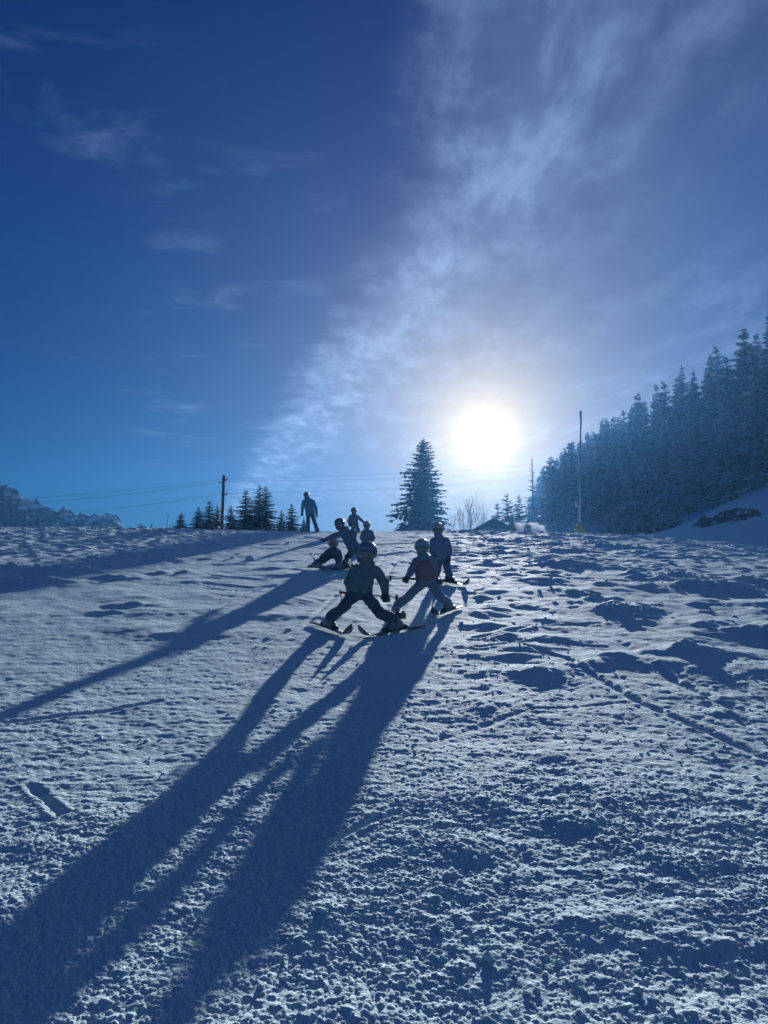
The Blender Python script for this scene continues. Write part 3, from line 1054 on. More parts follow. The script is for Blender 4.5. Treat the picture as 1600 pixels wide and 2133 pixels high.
shrub('bare_shrub', 962, 70, 1062, 1.5, 12, 'bare twiggy shrub leaning out beside the lone spruce', M_TWIG, 3, .015)
shrub('bare_tree', 982, 100, 1046, 2.2, 12, 'leafless young tree behind the barn, the one nearer the lone spruce', M_TWIG, 4, .024, 'tree')
shrub('bare_tree', 1001, 102, 1042, 2.0, 12, 'leafless young tree behind the barn, the one nearer the chalets', M_TWIG, 5, .024, 'tree')


def frosted_bush(px, y, top, rad, label, seed):
    rg = random.Random(seed)
    p = W(px, top, y)
    z0 = G(p.x, y) - .1
    h = p.z - z0
    root = empty('frosted_bush', (p.x, y, z0))
    st = MB()
    for k in range(7):
        a = k * .9
        st.tube([(0, 0, 0), (math.cos(a) * rad * .5, math.sin(a) * rad * .5, h * .8)], [.07, .02], 5, False)
    st.build('stem', M_TWIG, root, True)
    for nm, mat, cnt in (('leaves', M_NEEDLE2, 1500), ('frost', M_FROST, 900)):
        V, F = [], []
        for k in range(cnt):
            a = rg.uniform(0, 6.28); c = rg.uniform(-.1, 1); q = (1 if nm == 'frost' else rg.random() ** .4)
            lump = 1 + .22 * math.sin(a * 3 + seed) + .15 * math.sin(c * 7 + a * 2)
            rr = math.sqrt(max(0, 1 - c * c))
            o = Vector((math.cos(a) * rr * rad * q * lump, math.sin(a) * rr * rad * q * lump, max(.05, c * h * (q if nm != 'frost' else 1) * (.9 + .1 * lump))))
            b = len(V)
            for j in range(3):
                V.append(tuple(o + Vector((rg.gauss(0, 1), rg.gauss(0, 1), rg.gauss(0, .7))) * (.17 if nm == 'leaves' else .13)))
            F.append((b, b + 1, b + 2))
        link(nm, mesh_np(nm, np.array(V), np.array(F), False, [mat]), root)
    tag(root, label, 'bush', 'frosted bushes at the foot of the wood')


frosted_bush(1318, 84, 1048, 2.6, 'largest rounded frosted bush at the foot of the wood', 1)
frosted_bush(1352, 80, 1060, 1.9, 'lower frosted bush beside the largest one at the foot of the wood', 2)
frosted_bush(1275, 88, 1072, 1.6, 'small frosted bush between the long snowy roof and the largest bush', 3)
frosted_bush(1392, 76, 1070, 1.2, 'small frosted bush next to the two fence stakes', 4)

# ================================================================== chalets
M_WOOD = principled('weathered_boards', (0.085, 0.062, 0.048), 1.0, .0, .35, 2.0)
M_WOODD = principled('dark_boards', (0.055, 0.048, 0.045), 1.0, .0, .35, 2.0)
M_PLASTER = principled('plaster', (0.42, 0.40, 0.38), .9, .1, .15, 1.0)
M_ROOFSNOW = principled('thin_roof_snow', (0.36, 0.39, 0.43), 1.0, .0, .25, 1.5)
M_GLASS = principled('window_glass', (0.05, 0.06, 0.08), .1, .6)
M_FRAME = principled('window_frame_paint', (0.55, 0.53, 0.5), .6, .3)


def chalet(px, y, wdt, dep, wall_h, ridge_h, rot, label, wall_mat, snowy=True, base_px=None):
    x = W(px, 1085, y).x
    z = min(G(x + a, y + b) for a in (-wdt / 2, wdt / 2) for b in (-dep / 2, dep / 2)) - .1
    root = empty('chalet', (x, y, z), rot)
    a, b = wdt / 2, dep / 2
    mb = MB()
    mb.add([(-a, -b, 0), (a, -b, 0), (a, b, 0), (-a, b, 0), (-a, -b, wall_h), (a, -b, wall_h), (a, b, wall_h), (-a, b, wall_h), (0, -b, ridge_h), (0, b, ridge_h)],
           [(0, 1, 5, 4), (1, 2, 6, 5), (2, 3, 7, 6), (3, 0, 4, 7)], [(4, 5, 8), (6, 7, 9)])
    mb.build('wall', wall_mat, root)
    oh = .7
    for sg in (-1, 1):
        sl_ = (ridge_h - wall_h) / a
        for nm, mat, t0, t1, ex in (('roof', M_WOODD, .02, .16, 0), ('roof_snow', M_ROOFSNOW, .162, .52, -.08)):
            e = a + oh + ex
            mbr = MB()
            y0, y1 = -b - oh - ex, b + oh + ex
            zr = ridge_h; ze = ridge_h - sl_ * e
            x0, x1 = (0.0, sg * e)
            V = [(x0, y0, zr + t0), (x1, y0, ze + t0), (x1, y1, ze + t0), (x0, y1, zr + t0), (x0, y0, zr + t1), (x1, y0, ze + t1), (x1, y1, ze + t1), (x0, y1, zr + t1)]
            FR = [(0, 3, 2, 1), (4, 5, 6, 7), (0, 1, 5, 4), (1, 2, 6, 5), (2, 3, 7, 6), (3, 0, 4, 7)]
            mbr.add(V, FR if sg > 0 else [f_[::-1] for f_ in FR])
            if nm == 'roof_snow' and not snowy: continue
            mbr.build(nm, mat, root)
    nw = max(2, int(wdt // 2.4))
    for k in range(nw):
        wx = -a + wdt * (k + .5) / nw
        f = MB().box((wx - .5, -b - .06, wall_h * .42), (wx + .5, -b - .003, wall_h * .42 + 1.2)).build('window', M_FRAME, root)
        MB().box((wx - .4, -b - .08, wall_h * .42 + .1), (wx - .04, -b - .062, wall_h * .42 + 1.1)).build('pane', M_GLASS, f)
        MB().box((wx + .04, -b - .08, wall_h * .42 + .1), (wx + .4, -b - .062, wall_h * .42 + 1.1)).build('pane', M_GLASS, f)
    ch = MB().box((a * .35, b * .1, ridge_h - 1.0), (a * .35 + .6, b * .1 + .6, ridge_h + .75)).build('chimney', M_PLASTER, root)
    tag(root, label, 'house')
    return root


chalet(1000, 92, 7.5, 9, 3.7, 5.0, R(24), 'low dark barn between the lone spruce and the small spruces', M_WOODD, False)
chalet(1040, 96, 6.5, 7, 4.2, 5.9, R(-18), 'dark taller barn with a stepped roof beside the small spruces', M_WOODD, False)
chalet(1096, 108, 9, 9, 3.6, 6.6, R(97), 'hazy snow-roofed chalet just in front of the end of the wood', M_WOOD)
chalet(1165, 104, 8, 8, 2.6, 5.2, R(82), 'small chalet with a pale snowy roof beside the tall thin mast', M_WOOD)
chalet(1232, 100, 9, 7, 2.8, 4.1, R(84), 'long low hut with a thin line of snow along its roof behind the mast', M_WOODD)

# ================================================================== snow lance mast
M_MAST = principled('galvanised_metal', (0.50, 0.52, 0.54), .45, .5, .1, 3, metal=.3)
M_YELLOW = principled('yellow_padding', (0.46, 0.36, 0.11), .7, .3, .15, 3)
M_DARKM = principled('dark_metal', (0.06, 0.065, 0.07), .5, .4)
p = W(1206, 1095, 52)
z0 = G(p.x, 52) - .1
top = W(1209.5, 856, 52).z - z0
mast = empty('snow_lance_mast', (p.x, 52, z0))
lx = W(1209.5, 856, 52).x - p.x
MB().tube([(0, 0, 0), (lx * .4, 0, top * .4), (lx, 0, top - .4)], [.07, .06, .045], 10).build('pole', M_MAST, mast, True)
MB().tube([(lx, 0, top - 1.25), (lx, 0, top - .05), (lx, 0, top)], [.055, .075, .04], 10).build('nozzle_head', M_MAST, mast, True)
hh = W(1204, 1050, 52).z - z0
MB().box((-.17, -.12, hh - .2), (-.05, .06, hh + .2)).build('control_box', M_MAST, mast)
yb = W(1205, 1092, 52).z - z0
pad = MB()
pad.tube([(0, 0, 0), (0, 0, yb * .55), (0, 0, yb * .9), (0, 0, yb)], [.36, .35, .30, .15], 14)
pad.build('safety_padding', M_YELLOW, mast, True)
for sg in (-1, 1):
    MB().tube([(sg * .25, -.15, yb * .6), (sg * .33, -.18, yb * .95)], [.13, .07], 8).build('padding_flap', M_YELLOW, mast, True)
tag(mast, 'tall thin metal mast with yellow padding at its foot in front of the wood', 'mast')

# ================================================================== utility pole and wires
M_POLE = principled('weathered_pole', (0.10, 0.080, 0.065), .9, .15, .3, 2)
M_WIRE = principled('wire', (0.05, 0.05, 0.055), .6, .3)
PY = 45.0
p = W(462, 1080, PY); z0 = G(p.x, PY) - .3
t = W(466.5, 990, PY)
up = empty('utility_pole', (p.x, PY, z0))
MB().tube([(0, 0, 0), ((t.x - p.x) * .5, 0, (t.z - z0) * .5), (t.x - p.x, 0, t.z - z0)], [.10, .095, .085], 10).build('shaft', M_POLE, up, True)
for (py_, sg) in ((998, 1), (1003, -1), (1028, 1)):
    q = W(466, py_, PY)
    MB().tube([(q.x - p.x, 0, q.z - z0 - .1), (q.x - p.x + sg * .22, -.1, q.z - z0 - .06), (q.x - p.x + sg * .22, -.1, q.z - z0 + .06)], [.035, .035, .05], 6).build('insulator', M_DARKM, up, True)
tag(up, 'bare wooden utility pole rising out of the spruce clump', 'pole')
for (py_, lpy, rpy, rx, ry_, sag, label) in (
        (998, 1024, 961, 1165, 150, .5, 'uppermost thin overhead wire running past the utility pole top'),
        (1003, 1033, 972, 1165, 150, .6, 'middle thin overhead wire running just below the uppermost one'),
        (1028, 1053, 985, 1150, 145, .7, 'lowest thin overhead wire running past the utility pole')):
    a = W(-420, lpy + 22, 44); m_ = W(466, py_, PY - .1); b = W(rx, rpy, ry_)
    pts = []
    for (s, e) in ((a, m_), (m_, b)):
        for i in range(25):
            q = i / 24
            c = s.lerp(e, q); c.z -= sag * 4 * q * (1 - q)
            if not pts or (c - pts[-1]).length > .01: pts.append(c)
    o = MB().tube(pts, .007, 5).build('overhead_wire', M_WIRE, None, True)
    tag(o, label, 'wire', 'overhead wires')

# ================================================================== stakes, rock, fence posts
M_RED = principled('red_plastic', (0.45, 0.05, 0.05), .5, .4)
p = W(348.5, 1106, 44); z0 = G(p.x, 44) - .1
st = empty('marker_stake', (p.x, 44, z0))
tz = W(349, 1074, 44).z - z0
MB().tube([(0, 0, 0), (.02, 0, tz)], [.022, .02], 7).build('shaft', M_RED, st, True)
MB().tube([(.02, 0, tz - .02), (.02, 0, tz + .03)], [.028, .02], 7).build('cap', M_RED, st, True)
tag(st, 'thin red marker stake on the crest beside the small bushy spruce', 'stake')


def rock(name, pts, thick, label, seed):
    """dark bare ground: an uneven hump following an outline in x and z, with real depth"""
    a_, b_, c_ = pts[len(pts) // 2]
    y0 = hit(a_, c_, 46, 120).y
    print(name, 'at', y0)
    n, m = 60, 26
    tops = np.array([[W(a, b, y0).x, W(a, b, y0).z] for a, b, c in pts]); bots = np.array([W(a, c, y0).z for a, b, c in pts])
    xs = np.linspace(tops[0, 0], tops[-1, 0], n)
    tz_ = np.interp(xs, tops[:, 0], tops[:, 1]); bz = np.interp(xs, tops[:, 0], bots)
    V = []
    for i in range(n):
        for j in range(m):
            q = j / (m - 1)
            yv = y0 - .2 + thick * q
            prof_ = np.sqrt(max(0, 1 - (2 * q - 1) ** 2)) if q > .5 else min(1, (q * 2.0) ** .5 * 1.0)
            V.append((xs[i], yv, bz[i] - .5 + (tz_[i] - bz[i] + .5) * prof_))
    V = np.array(V)
    V[:, 2] += .28 * fbm(V[:, 0] * 1.4, V[:, 1] * 1.1, seed, 4)
    V[:, 1] += .25 * fbm(V[:, 0] * .9, V[:, 2] * 1.5, seed + 3, 3)
    i = np.arange(n - 1)[:, None]; j = np.arange(m - 1)[None]
    F = np.stack([i * m + j, (i + 1) * m + j, (i + 1) * m + j + 1, i * m + j + 1], -1).reshape(-1, 4)
    mt = principled('dark_earth', (0.055, 0.055, 0.052), .95, .1, .4, .9, .05, 3)
    tt = mt.node_tree
    bs = [n_ for n_ in tt.nodes if n_.type == 'BSDF_PRINCIPLED'][0]
    old = bs.inputs['Base Color'].links[0].from_socket
    tcn = tt.nodes.new('ShaderNodeTexCoord'); nz = tt.nodes.new('ShaderNodeTexNoise'); mr = tt.nodes.new('ShaderNodeMapRange'); mx = tt.nodes.new('ShaderNodeMix')
    mx.data_type = 'RGBA'
    nz.inputs['Scale'].default_value = 1.3; nz.inputs['Detail'].default_value = 7; nz.inputs['Roughness'].default_value = .7
    tt.links.new(tcn.outputs['Object'], nz.inputs['Vector']); tt.links.new(nz.outputs[0], mr.inputs[0])
    mr.inputs[1].default_value = .56; mr.inputs[2].default_value = .60
    tt.links.new(mr.outputs[0], mx.inputs[0]); tt.links.new(old, mx.inputs[6]); mx.inputs[7].default_value = (.74, .85, .92, 1)
    tt.links.new(mx.outputs[2], bs.inputs['Base Color'])
    o = link(name, mesh_np(name, V, F, True, [mt]))
    tag(o, label, 'rock', 'dark humps on the snow bank')


rock('rock_outcrop', [(1528, 1074, 1078), (1533, 1060, 1080), (1545, 1056, 1080), (1565, 1053.5, 1080), (1585, 1056, 1080), (1610, 1066, 1079), (1640, 1072, 1077)], 4.0, 'high rounded dark rock hump on the snow bank under the wood', 8)
rock('rock_outcrop', [(1462, 1088, 1090), (1475, 1077, 1089.5), (1490, 1073, 1088.5), (1512, 1070.5, 1087), (1530, 1071, 1085), (1560, 1073, 1082), (1610, 1074, 1080)], 2.5, 'low flat dark rock ledge running out from the rounded hump', 9)
for (px, tp, bt, y, lab) in ((1410, 1079, 1097, 80, 'fence stake on the snow bank, the one nearer the frosted bushes'), (1435, 1071, 1093, 78, 'fence stake on the snow bank, the one nearer the dark rock ledge')):
    q = W(px, tp, y); z0 = G(q.x, y) - .1
    r_ = empty('fence_stake', (q.x, y, z0))
    hz = max(q.z - z0, .9)
    MB().tube([(0, 0, 0), (.01, 0, hz * .97), (.01, 0, hz)], [.055, .05, .02], 7).build('post', M_POLE, r_, True)
    MB().tube([(-.06, 0, hz * .8), (.07, 0, hz * .8)], [.02, .02], 5).build('wire_holder', M_DARKM, r_, True)
    tag(r_, lab, 'stake', 'fence stakes on the snow bank')


# ================================================================== figures: implicit surfaces
def surface_nets(f, lo, hi, h):
    lo = np.asarray(lo, float); hi = np.asarray(hi, float)
    n = np.maximum(4, np.ceil((hi - lo) / h).astype(int) + 1)
    gx = [lo[i] + h * np.arange(n[i]) for i in range(3)]
    P = np.stack(np.meshgrid(*gx, indexing='ij'), -1)
    D = f(P.reshape(-1, 3)).reshape(n)
    S = D < 0
    c = np.zeros(np.array(n) - 1, int)
    for o in np.ndindex(2, 2, 2):
        c += S[o[0]:n[0] - 1 + o[0], o[1]:n[1] - 1 + o[1], o[2]:n[2] - 1 + o[2]]
    act = (c > 0) & (c < 8)
    ijk = np.argwhere(act)
    idx = -np.ones(act.shape, int)
    idx[act] = np.arange(len(ijk))
    acc = np.zeros((len(ijk), 3)); cnt = np.zeros(len(ijk))
    for ax in range(3):
        e = np.zeros(3, int); e[ax] = 1
        o1, o2 = [k for k in range(3) if k != ax]
        for a in (0, 1):
            for b in (0, 1):
                s = np.zeros(3, int); s[o1] = a; s[o2] = b
                i0 = ijk + s; i1 = i0 + e
                d0 = D[tuple(i0.T)]; d1 = D[tuple(i1.T)]
                m = (d0 < 0) != (d1 < 0)
                t_ = np.where(m, d0 / np.where(m, d0 - d1, 1), 0)
                acc += np.where(m[:, None], i0 + t_[:, None] * e, 0); cnt += m
    V = lo + h * acc / cnt[:, None]
    Q = []
    for ax in range(3):
        e = np.zeros(3, int); e[ax] = 1
        o1, o2 = (ax + 1) % 3, (ax + 2) % 3
        i0 = np.argwhere(np.ones(np.array(n) - e, bool))
        i0 = i0[(i0[:, o1] > 0) & (i0[:, o2] > 0) & (i0[:, o1] < n[o1] - 1) & (i0[:, o2] < n[o2] - 1)]
        s0 = S[tuple(i0.T)]; s1 = S[tuple((i0 + e).T)]
        m = s0 != s1
        i0 = i0[m]; fl = s0[m]
        u_ = np.zeros(3, int); u_[o1] = 1
        v_ = np.zeros(3, int); v_[o2] = 1
        q = np.stack([idx[tuple((i0 - u_ - v_).T)], idx[tuple((i0 - v_).T)], idx[tuple(i0.T)], idx[tuple((i0 - u_).T)]], 1)
        q[~fl] = q[~fl][:, ::-1]
        Q.append(q)
    return V, np.concatenate(Q)


def smin(a, b, k):
    h = np.clip(0.5 + 0.5 * (b - a) / k, 0, 1)
    return b + (a - b) * h - k * h * (1 - h)


def sd_cone(P, a, b, r0, r1):
    a = np.asarray(a, float); b = np.asarray(b, float)
    ab = b - a
    t_ = np.clip(((P - a) @ ab) / max(ab @ ab, 1e-9), 0, 1)
    return np.linalg.norm(P - a - t_[:, None] * ab, axis=1) - (r0 + (r1 - r0) * t_)


def sd_ell(P, c, axes, r):
    """axes: 3x3 rows = local axes"""
    q = ((P - np.asarray(c, float)) @ np.asarray(axes, float).T) / np.asarray(r, float)
    k = np.linalg.norm(q, axis=1)
    return (k - 1) * min(r) * 1.0


def build_sdf(name, prims, mat, parent, h, k=.03, wrinkle=0.0, wseed=0, cut=None, wfreq=30.0):
    pts = []
    for p in prims:
        if p[0] == 'c':
            pts += [np.array(p[1]) - p[3], np.array(p[1]) + p[3], np.array(p[2]) - p[4], np.array(p[2]) + p[4]]
        else:
            m = max(p[3]); pts += [np.array(p[1]) - m, np.array(p[1]) + m]
    pts = np.array(pts)
    lo = pts.min(0) - 3 * h - wrinkle; hi = pts.max(0) + 3 * h + wrinkle

    def f(P):
        d = None
        for p in prims:
            e = sd_cone(P, *p[1:5]) if p[0] == 'c' else sd_ell(P, *p[1:4])
            d = e if d is None else smin(d, e, k)
        if wrinkle:
            w_ = np.sin(P[:, 0] * wfreq + 2 * np.sin(P[:, 2] * wfreq * .6 + wseed)) * np.sin(P[:, 2] * wfreq * 1.3 + 1.7 * np.sin(P[:, 0] * wfreq * .5 + P[:, 1] * 9))
            d = d + wrinkle * w_
        if cut is not None:
            d = np.maximum(d, cut(P))
        return d
    V, F = surface_nets(f, lo, hi, h)
    org = np.array(parent_origin)
    me = mesh_np(name, V - org, F, True, [mat])
    return link(name, me, parent)


parent_origin = (0, 0, 0)
M_SKIN = principled('skin', (0.40, 0.27, 0.21), .55, .3)
M_BLACK = principled('black_rubber', (0.035, 0.037, 0.04), .5, .4)
M_GOGGLE = principled('goggle_lens', (0.10, 0.13, 0.16), .12, .6)
M_STRAP = principled('grey_webbing', (0.16, 0.17, 0.18), .8, .2)
M_BOOTG = principled('boot_shell_grey', (0.22, 0.23, 0.25), .4, .4)
M_BUCKLE = principled('buckle_metal', (0.6, 0.62, 0.64), .3, .5, metal=.7)
M_SKID = principled('ski_topsheet_dark', (0.075, 0.10, 0.115), .35, .5, .2, 6)
M_SKIG = principled('ski_topsheet_green', (0.10, 0.19, 0.15), .35, .5, .2, 6)


def cloth(name, col):
    return principled(name, col, .85, .2, .12, 9, .004, 45)


LOOK = {
    'kid1': dict(jacket=(0.124, 0.180, 0.209), pants=(0.065, 0.094, 0.145), helmet=(.13, .18, .27), boot=M_BOOTG, face=(-.05, -1)),
    'kid2': dict(jacket=(0.145, 0.231, 0.289), pants=(0.174, 0.246, 0.318), helmet=(0.238, 0.340, 0.425), boot=M_BOOTG, face=(-.15, -1), bib=(.22, .13, .16)),
    'kid3': dict(jacket=(0.174, 0.216, 0.333), pants=(0.115, 0.166, 0.246), helmet=(0.578, 0.425, 0.544), boot=M_BLACK, face=(-.2, -1)),
    'kid4': dict(jacket=(0.073, 0.101, 0.145), pants=(0.065, 0.086, 0.115), helmet=(0.600, 0.221, 0.272), boot=M_BOOTG, face=(-.1, -1)),
    'kid5': dict(jacket=(0.109, 0.151, 0.231), pants=(0.086, 0.124, 0.174), helmet=(0.093, 0.128, 0.187), boot=M_BLACK, face=(-.9, -.6)),
    'kid6': dict(jacket=(0.124, 0.166, 0.216), pants=(0.101, 0.138, 0.188), helmet=(0.102, 0.136, 0.187), boot=M_BLACK, face=(-.3, -1)),
    'kid7': dict(jacket=(0.159, 0.174, 0.246), pants=(0.115, 0.130, 0.188), helmet=(0.408, 0.323, 0.408), boot=M_BLACK, face=(.1, -1)),
    'adult': dict(jacket=(0.051, 0.203, 0.333), pants=(0.065, 0.079, 0.109), helmet=(0.051, 0.060, 0.076), boot=M_BLACK, face=(-.35, -1)),
}
PLABEL = {
    'kid1': 'child in dark jacket and blue-grey helmet in a wide snowplough ahead of the others',
    'kid2': 'small child in a muted red bib and dark helmet making a wide snowplough',
    'kid3': 'skier standing right behind the child in the red bib, head against the lone spruce',
    'kid4': 'crouching child in a red helmet and dark clothes with one pole stuck out',
    'kid5': 'dark-clad child leaning over the crouching red-helmeted child with one arm stretched out',
    'kid6': 'distant dark skier with one arm held out, behind the leaning child',
    'kid7': 'child in a pinkish helmet standing just behind the leaning child',
    'adult': 'adult in a blue jacket and black trousers standing on the crest with two poles',
}


def ski_mesh(name, tail, tip, width, label, mat, owner_group, boot_at):
    """a real ski lying on the snow from tail to tip, tip curled up"""
    a = Vector(tail); b = Vector(tip)
    d = (b - a); L = d.length; d.normalize()
    side = d.cross(Vector((0, 0, 1))).normalized(); nrm = side.cross(d).normalized()
    root = empty(name, a)
    V, F = [], []
    n = 28
    for i in range(n + 1):
        s = i / n
        wd = width * (.92 - .30 * math.sin(math.pi * min(1, s / .92)) + .14 * s)
        if s > .93: wd *= math.sqrt(max(0.03, 1 - ((s - .93) / .07) ** 2))
        if s < .02: wd *= .8
        lift = 0.0
        if s > .84: lift = L * .75 * (s - .84) ** 2 / .16
        th = .010 + .012 * math.exp(-((s - .48) / .2) ** 2)
        c = d * (s * L) + nrm * (lift + .012)
        for (q, hgt) in ((-1, 0), (1, 0), (1, th), (.72, th + .003), (-.72, th + .003), (-1, th)):
            V.append(tuple(c + side * (q * wd) + nrm * hgt))
    m = 6
    for i in range(n):
        for k in range(m):
            k2 = (k + 1) % m
            F.append((i * m + k, i * m + k2, (i + 1) * m + k2, (i + 1) * m + k))
    F6 = np.array([[0, 1, 2, 3, 4, 5][::-1], [n * m + k for k in range(6)]])
    me = mesh_np('blade', np.array(V), [np.array(F), F6], False, [mat])
    link('blade', me, root)
    bs = (Vector(boot_at) - a).dot(d)
    for nm, off, ln in (('toe_binding', .125, .05), ('heel_binding', -.125, .07)):
        c = d * (bs + off) + nrm * .045
        bm = MB()
        Vb = []
        for sx in (-1, 1):
            for sy in (-1, 1):
                for sz in (-1, 1):
                    tp = .7 if sz > 0 else 1
                    Vb.append(c + d * (ln * sx * tp) + side * (width * .85 * sy * tp) + nrm * (.022 * sz))
        bm.add(Vb, [(0, 1, 3, 2), (4, 6, 7, 5), (0, 4, 5, 1), (2, 3, 7, 6), (0, 2, 6, 4), (1, 5, 7, 3)])
        bm.build(nm, M_BLACK, root)
    tag(root, label, 'ski', owner_group)
    return root


def ski_pole(grip, tip, label, grip_mat, s=1.0, shaft_mat=None):
    a = Vector(grip); b = Vector(tip)
    root = empty('ski_pole', a)
    d = (b - a)
    L = d.length; dn = d.normalized()
    MB().tube([dn * 0.0, dn * L * .5, dn * L], [.0085, .008, .005], 8).build('shaft', shaft_mat or M_STRAP, root, True)
    MB().tube([dn * -.03, dn * -.025, dn * .03, dn * .10, dn * .105], [.010, .019, .014, .016, .010], 10).build('grip', grip_mat, root, True)
    MB().tube([dn * (L - .075), dn * (L - .07), dn * (L - .06), dn * (L - .055)], [.010, .034, .034, .010], 10).build('basket', M_BLACK, root, True)
    sd = dn.cross(Vector((0, 0, 1)))
    sd = sd.normalized() if sd.length > .1 else Vector((1, 0, 0))
    MB().tube([dn * -.02, dn * .0 + Vector((0, 0, -.09)), dn * .04 + Vector((0, 0, -.11)) + sd * .01, dn * .05 + Vector((0, 0, -.05))], .006, 5).build('strap', M_STRAP, root, True)
    tag(root, label, 'ski pole')
    return root


def make_person(P):
    global parent_origin
    key = P['key']; s = P['s']; L = LOOK[key]; y0 = P['y']

    def J(t_):
        return np.array(W(t_[0], t_[1], y0 + (t_[2] if len(t_) > 2 else 0)))
    head, neck, chest, pel = J(P['head']), J(P['neck']), J(P['chest']), J(P['pelvis'])
    sh = [J(q) for q in P['sh']]; el = [J(q) for q in P['el']]; ha = [J(q) for q in P['ha']]
    hip = [J(q) for q in P['hip']]; kn = [J(q) for q in P['kn']]
    foot = [np.array(f) for f in P['foot']]
    # ski directions on the snow
    skis = []
    for i, (ta, ti) in enumerate(P['ski']):
        if y0 < 15:
            A, B = hit(*ta), hit(*ti)
        else:
            A, B = Vector((W(*ta, y0).x, 0, 0)), Vector((W(*ti, y0).x, 0, 0))
            dep = (.55 if y0 < 20 else .7) * s
            if key == 'kid4' and i == 0: dep = .25
            A.y = foot[i][1] + dep * .5; B.y = foot[i][1] - dep * .5
        d = np.array([B.x - A.x, B.y - A.y]); d /= np.linalg.norm(d)
        ln = {'adult': 1.6}.get(key, 1.02 * s if key != 'kid4' else 1.0)
        t0 = np.array([foot[i][0], foot[i][1]]) - d * ln * .47
        t1 = np.array([foot[i][0], foot[i][1]]) + d * ln * .53
        A = Vector((t0[0], t0[1], G(*t0) + .005)); B = Vector((t1[0], t1[1], G(*t1) + .005))
        mid = (A + B) * .5
        gm = G(mid.x, mid.y)
        if gm > mid.z - .004:
            A.z += gm - mid.z + .006; B.z += gm - mid.z + .006
        sole = A.lerp(B, .47)
        foot[i] = np.array([sole.x, sole.y, sole.z + .055])
        skis.append((A, B, d, sole))
    ank = [foot[i] + np.array([0, .02, .085 * s]) + .10 * (kn[i] - foot[i]) * np.array([1, 1, 0]) for i in (0, 1)]
    org = (foot[0] + foot[1]) / 2
    parent_origin = tuple(org)
    hv = .011 if y0 < 12 else (.015 if y0 < 24 else .022)
    fdir = np.array([L['face'][0], L['face'][1], -.22 if key in ('kid4', 'kid5', 'adult') else -.12]); fdir /= np.linalg.norm(fdir)
    upv = np.array([0, 0, 1.0]); rt = np.cross(fdir, upv); rt /= np.linalg.norm(rt); hu = np.cross(rt, fdir)
    ax = np.array([rt, fdir, hu])
    hr = .103 * s if key != 'adult' else .118
    if key == 'kid2': hr = .090
    if key == 'kid1': hr = .105
    if key == 'kid5': hr = .104
    # --- the body itself
    B_ = [('e', head - hu * .012, ax, (hr * .78, hr * .9, hr * 1.02)), ('e', head - hu * hr * .62 + fdir * hr * .35, ax, (hr * .48, hr * .45, hr * .42)),
          ('e', head + fdir * hr * .92 - hu * hr * .22, ax, (hr * .14, hr * .22, hr * .22)), ('c', head - hu * hr * .5, neck, .05 * s, .05 * s),
          ('c', neck, chest, .05 * s, .075 * s), ('c', chest, pel, .075 * s, .06 * s), ('c', sh[0], sh[1], .05 * s, .05 * s)]
    for i in (0, 1):
        B_ += [('c', sh[i], el[i], .038 * s, .031 * s), ('c', el[i], ha[i], .031 * s, .024 * s), ('c', pel, hip[i], .065 * s, .062 * s),
               ('c', hip[i], kn[i], .052 * s, .038 * s), ('c', kn[i], ank[i], .038 * s, .031 * s), ('c', ank[i], foot[i], .035 * s, .035 * s)]
    body = build_sdf('person', B_, M_SKIN, None, max(hv, .013), .02)
    body.location = org
    tag(body, PLABEL[key], 'person')
    # --- jacket
    mj = cloth('jacket_fabric_' + key, L['jacket'])
    bulk = 1.0
    side = (hip[1] - hip[0]); side = side / np.linalg.norm(side)
    hem = pel + (pel - chest) / np.linalg.norm(pel - chest) * .012
    Jp = [('c', neck + (neck - chest) * .12, neck, .062 * s, .075 * s), ('c', neck, chest, .075 * s, .112 * s),
          ('c', chest - side * .035 * s, hem - side * .052 * s, .096 * s, .094 * s), ('c', chest + side * .035 * s, hem + side * .052 * s, .096 * s, .094 * s),
          ('c', sh[0] * .85 + sh[1] * .15, sh[1] * .85 + sh[0] * .15, .068 * s, .068 * s)]
    for i in (0, 1):
        wr = ha[i] + (el[i] - ha[i]) * .28
        Jp += [('c', sh[i], el[i], .058 * s, .050 * s), ('c', el[i], wr, .050 * s, .042 * s)]
    axis = (chest - pel); axis = axis / np.linalg.norm(axis)

    def cutj(Pt):
        # hem across the hips, but leave sleeves alone
        dh = -((Pt - hem) @ axis) - .012 * s
        far_ = np.minimum(np.linalg.norm(Pt - ha[0], axis=1), np.linalg.norm(Pt - ha[1], axis=1))
        return np.where(far_ < .14 * s, -1, dh)
    jk = build_sdf('jacket', Jp, mj, body, hv, .022, .0065 * s, 1.3, cutj, 34 / s)
    # --- hood / collar detail
    build_sdf('hood', [('e', neck - fdir * .055 * s + np.array([0, 0, .012]), ax, (.085 * s, .05 * s, .05 * s))], mj, jk, hv, .02, .003)
    gaiter = cloth('gaiter_fabric_' + key, tuple(v_ * .8 for v_ in L['jacket']))
    build_sdf('neck_gaiter', [('c', head - hu * hr * .75 + fdir * hr * .22, neck, hr * .66, .066 * s), ('e', head - hu * hr * .62 + fdir * hr * .42, ax, (hr * .60, hr * .55, hr * .42))], gaiter, body, hv * .8, .02, .002, 1.0)
    # --- trousers
    mp_ = cloth('trouser_fabric_' + key, L['pants'])
    Tp = [('c', hip[0], hip[1], .074 * s, .074 * s), ('c', pel, (hip[0] + hip[1]) / 2, .085 * s, .078 * s)]
    for i in (0, 1):
        cuff = ank[i] + (kn[i] - ank[i]) * .06
        Tp += [('c', hip[i], kn[i], .074 * s, .060 * s), ('c', kn[i], cuff, .058 * s, .066 * s)]
    build_sdf('trousers', Tp, mp_, body, hv, .016, .0075 * s, 4.1, None, 38 / s)
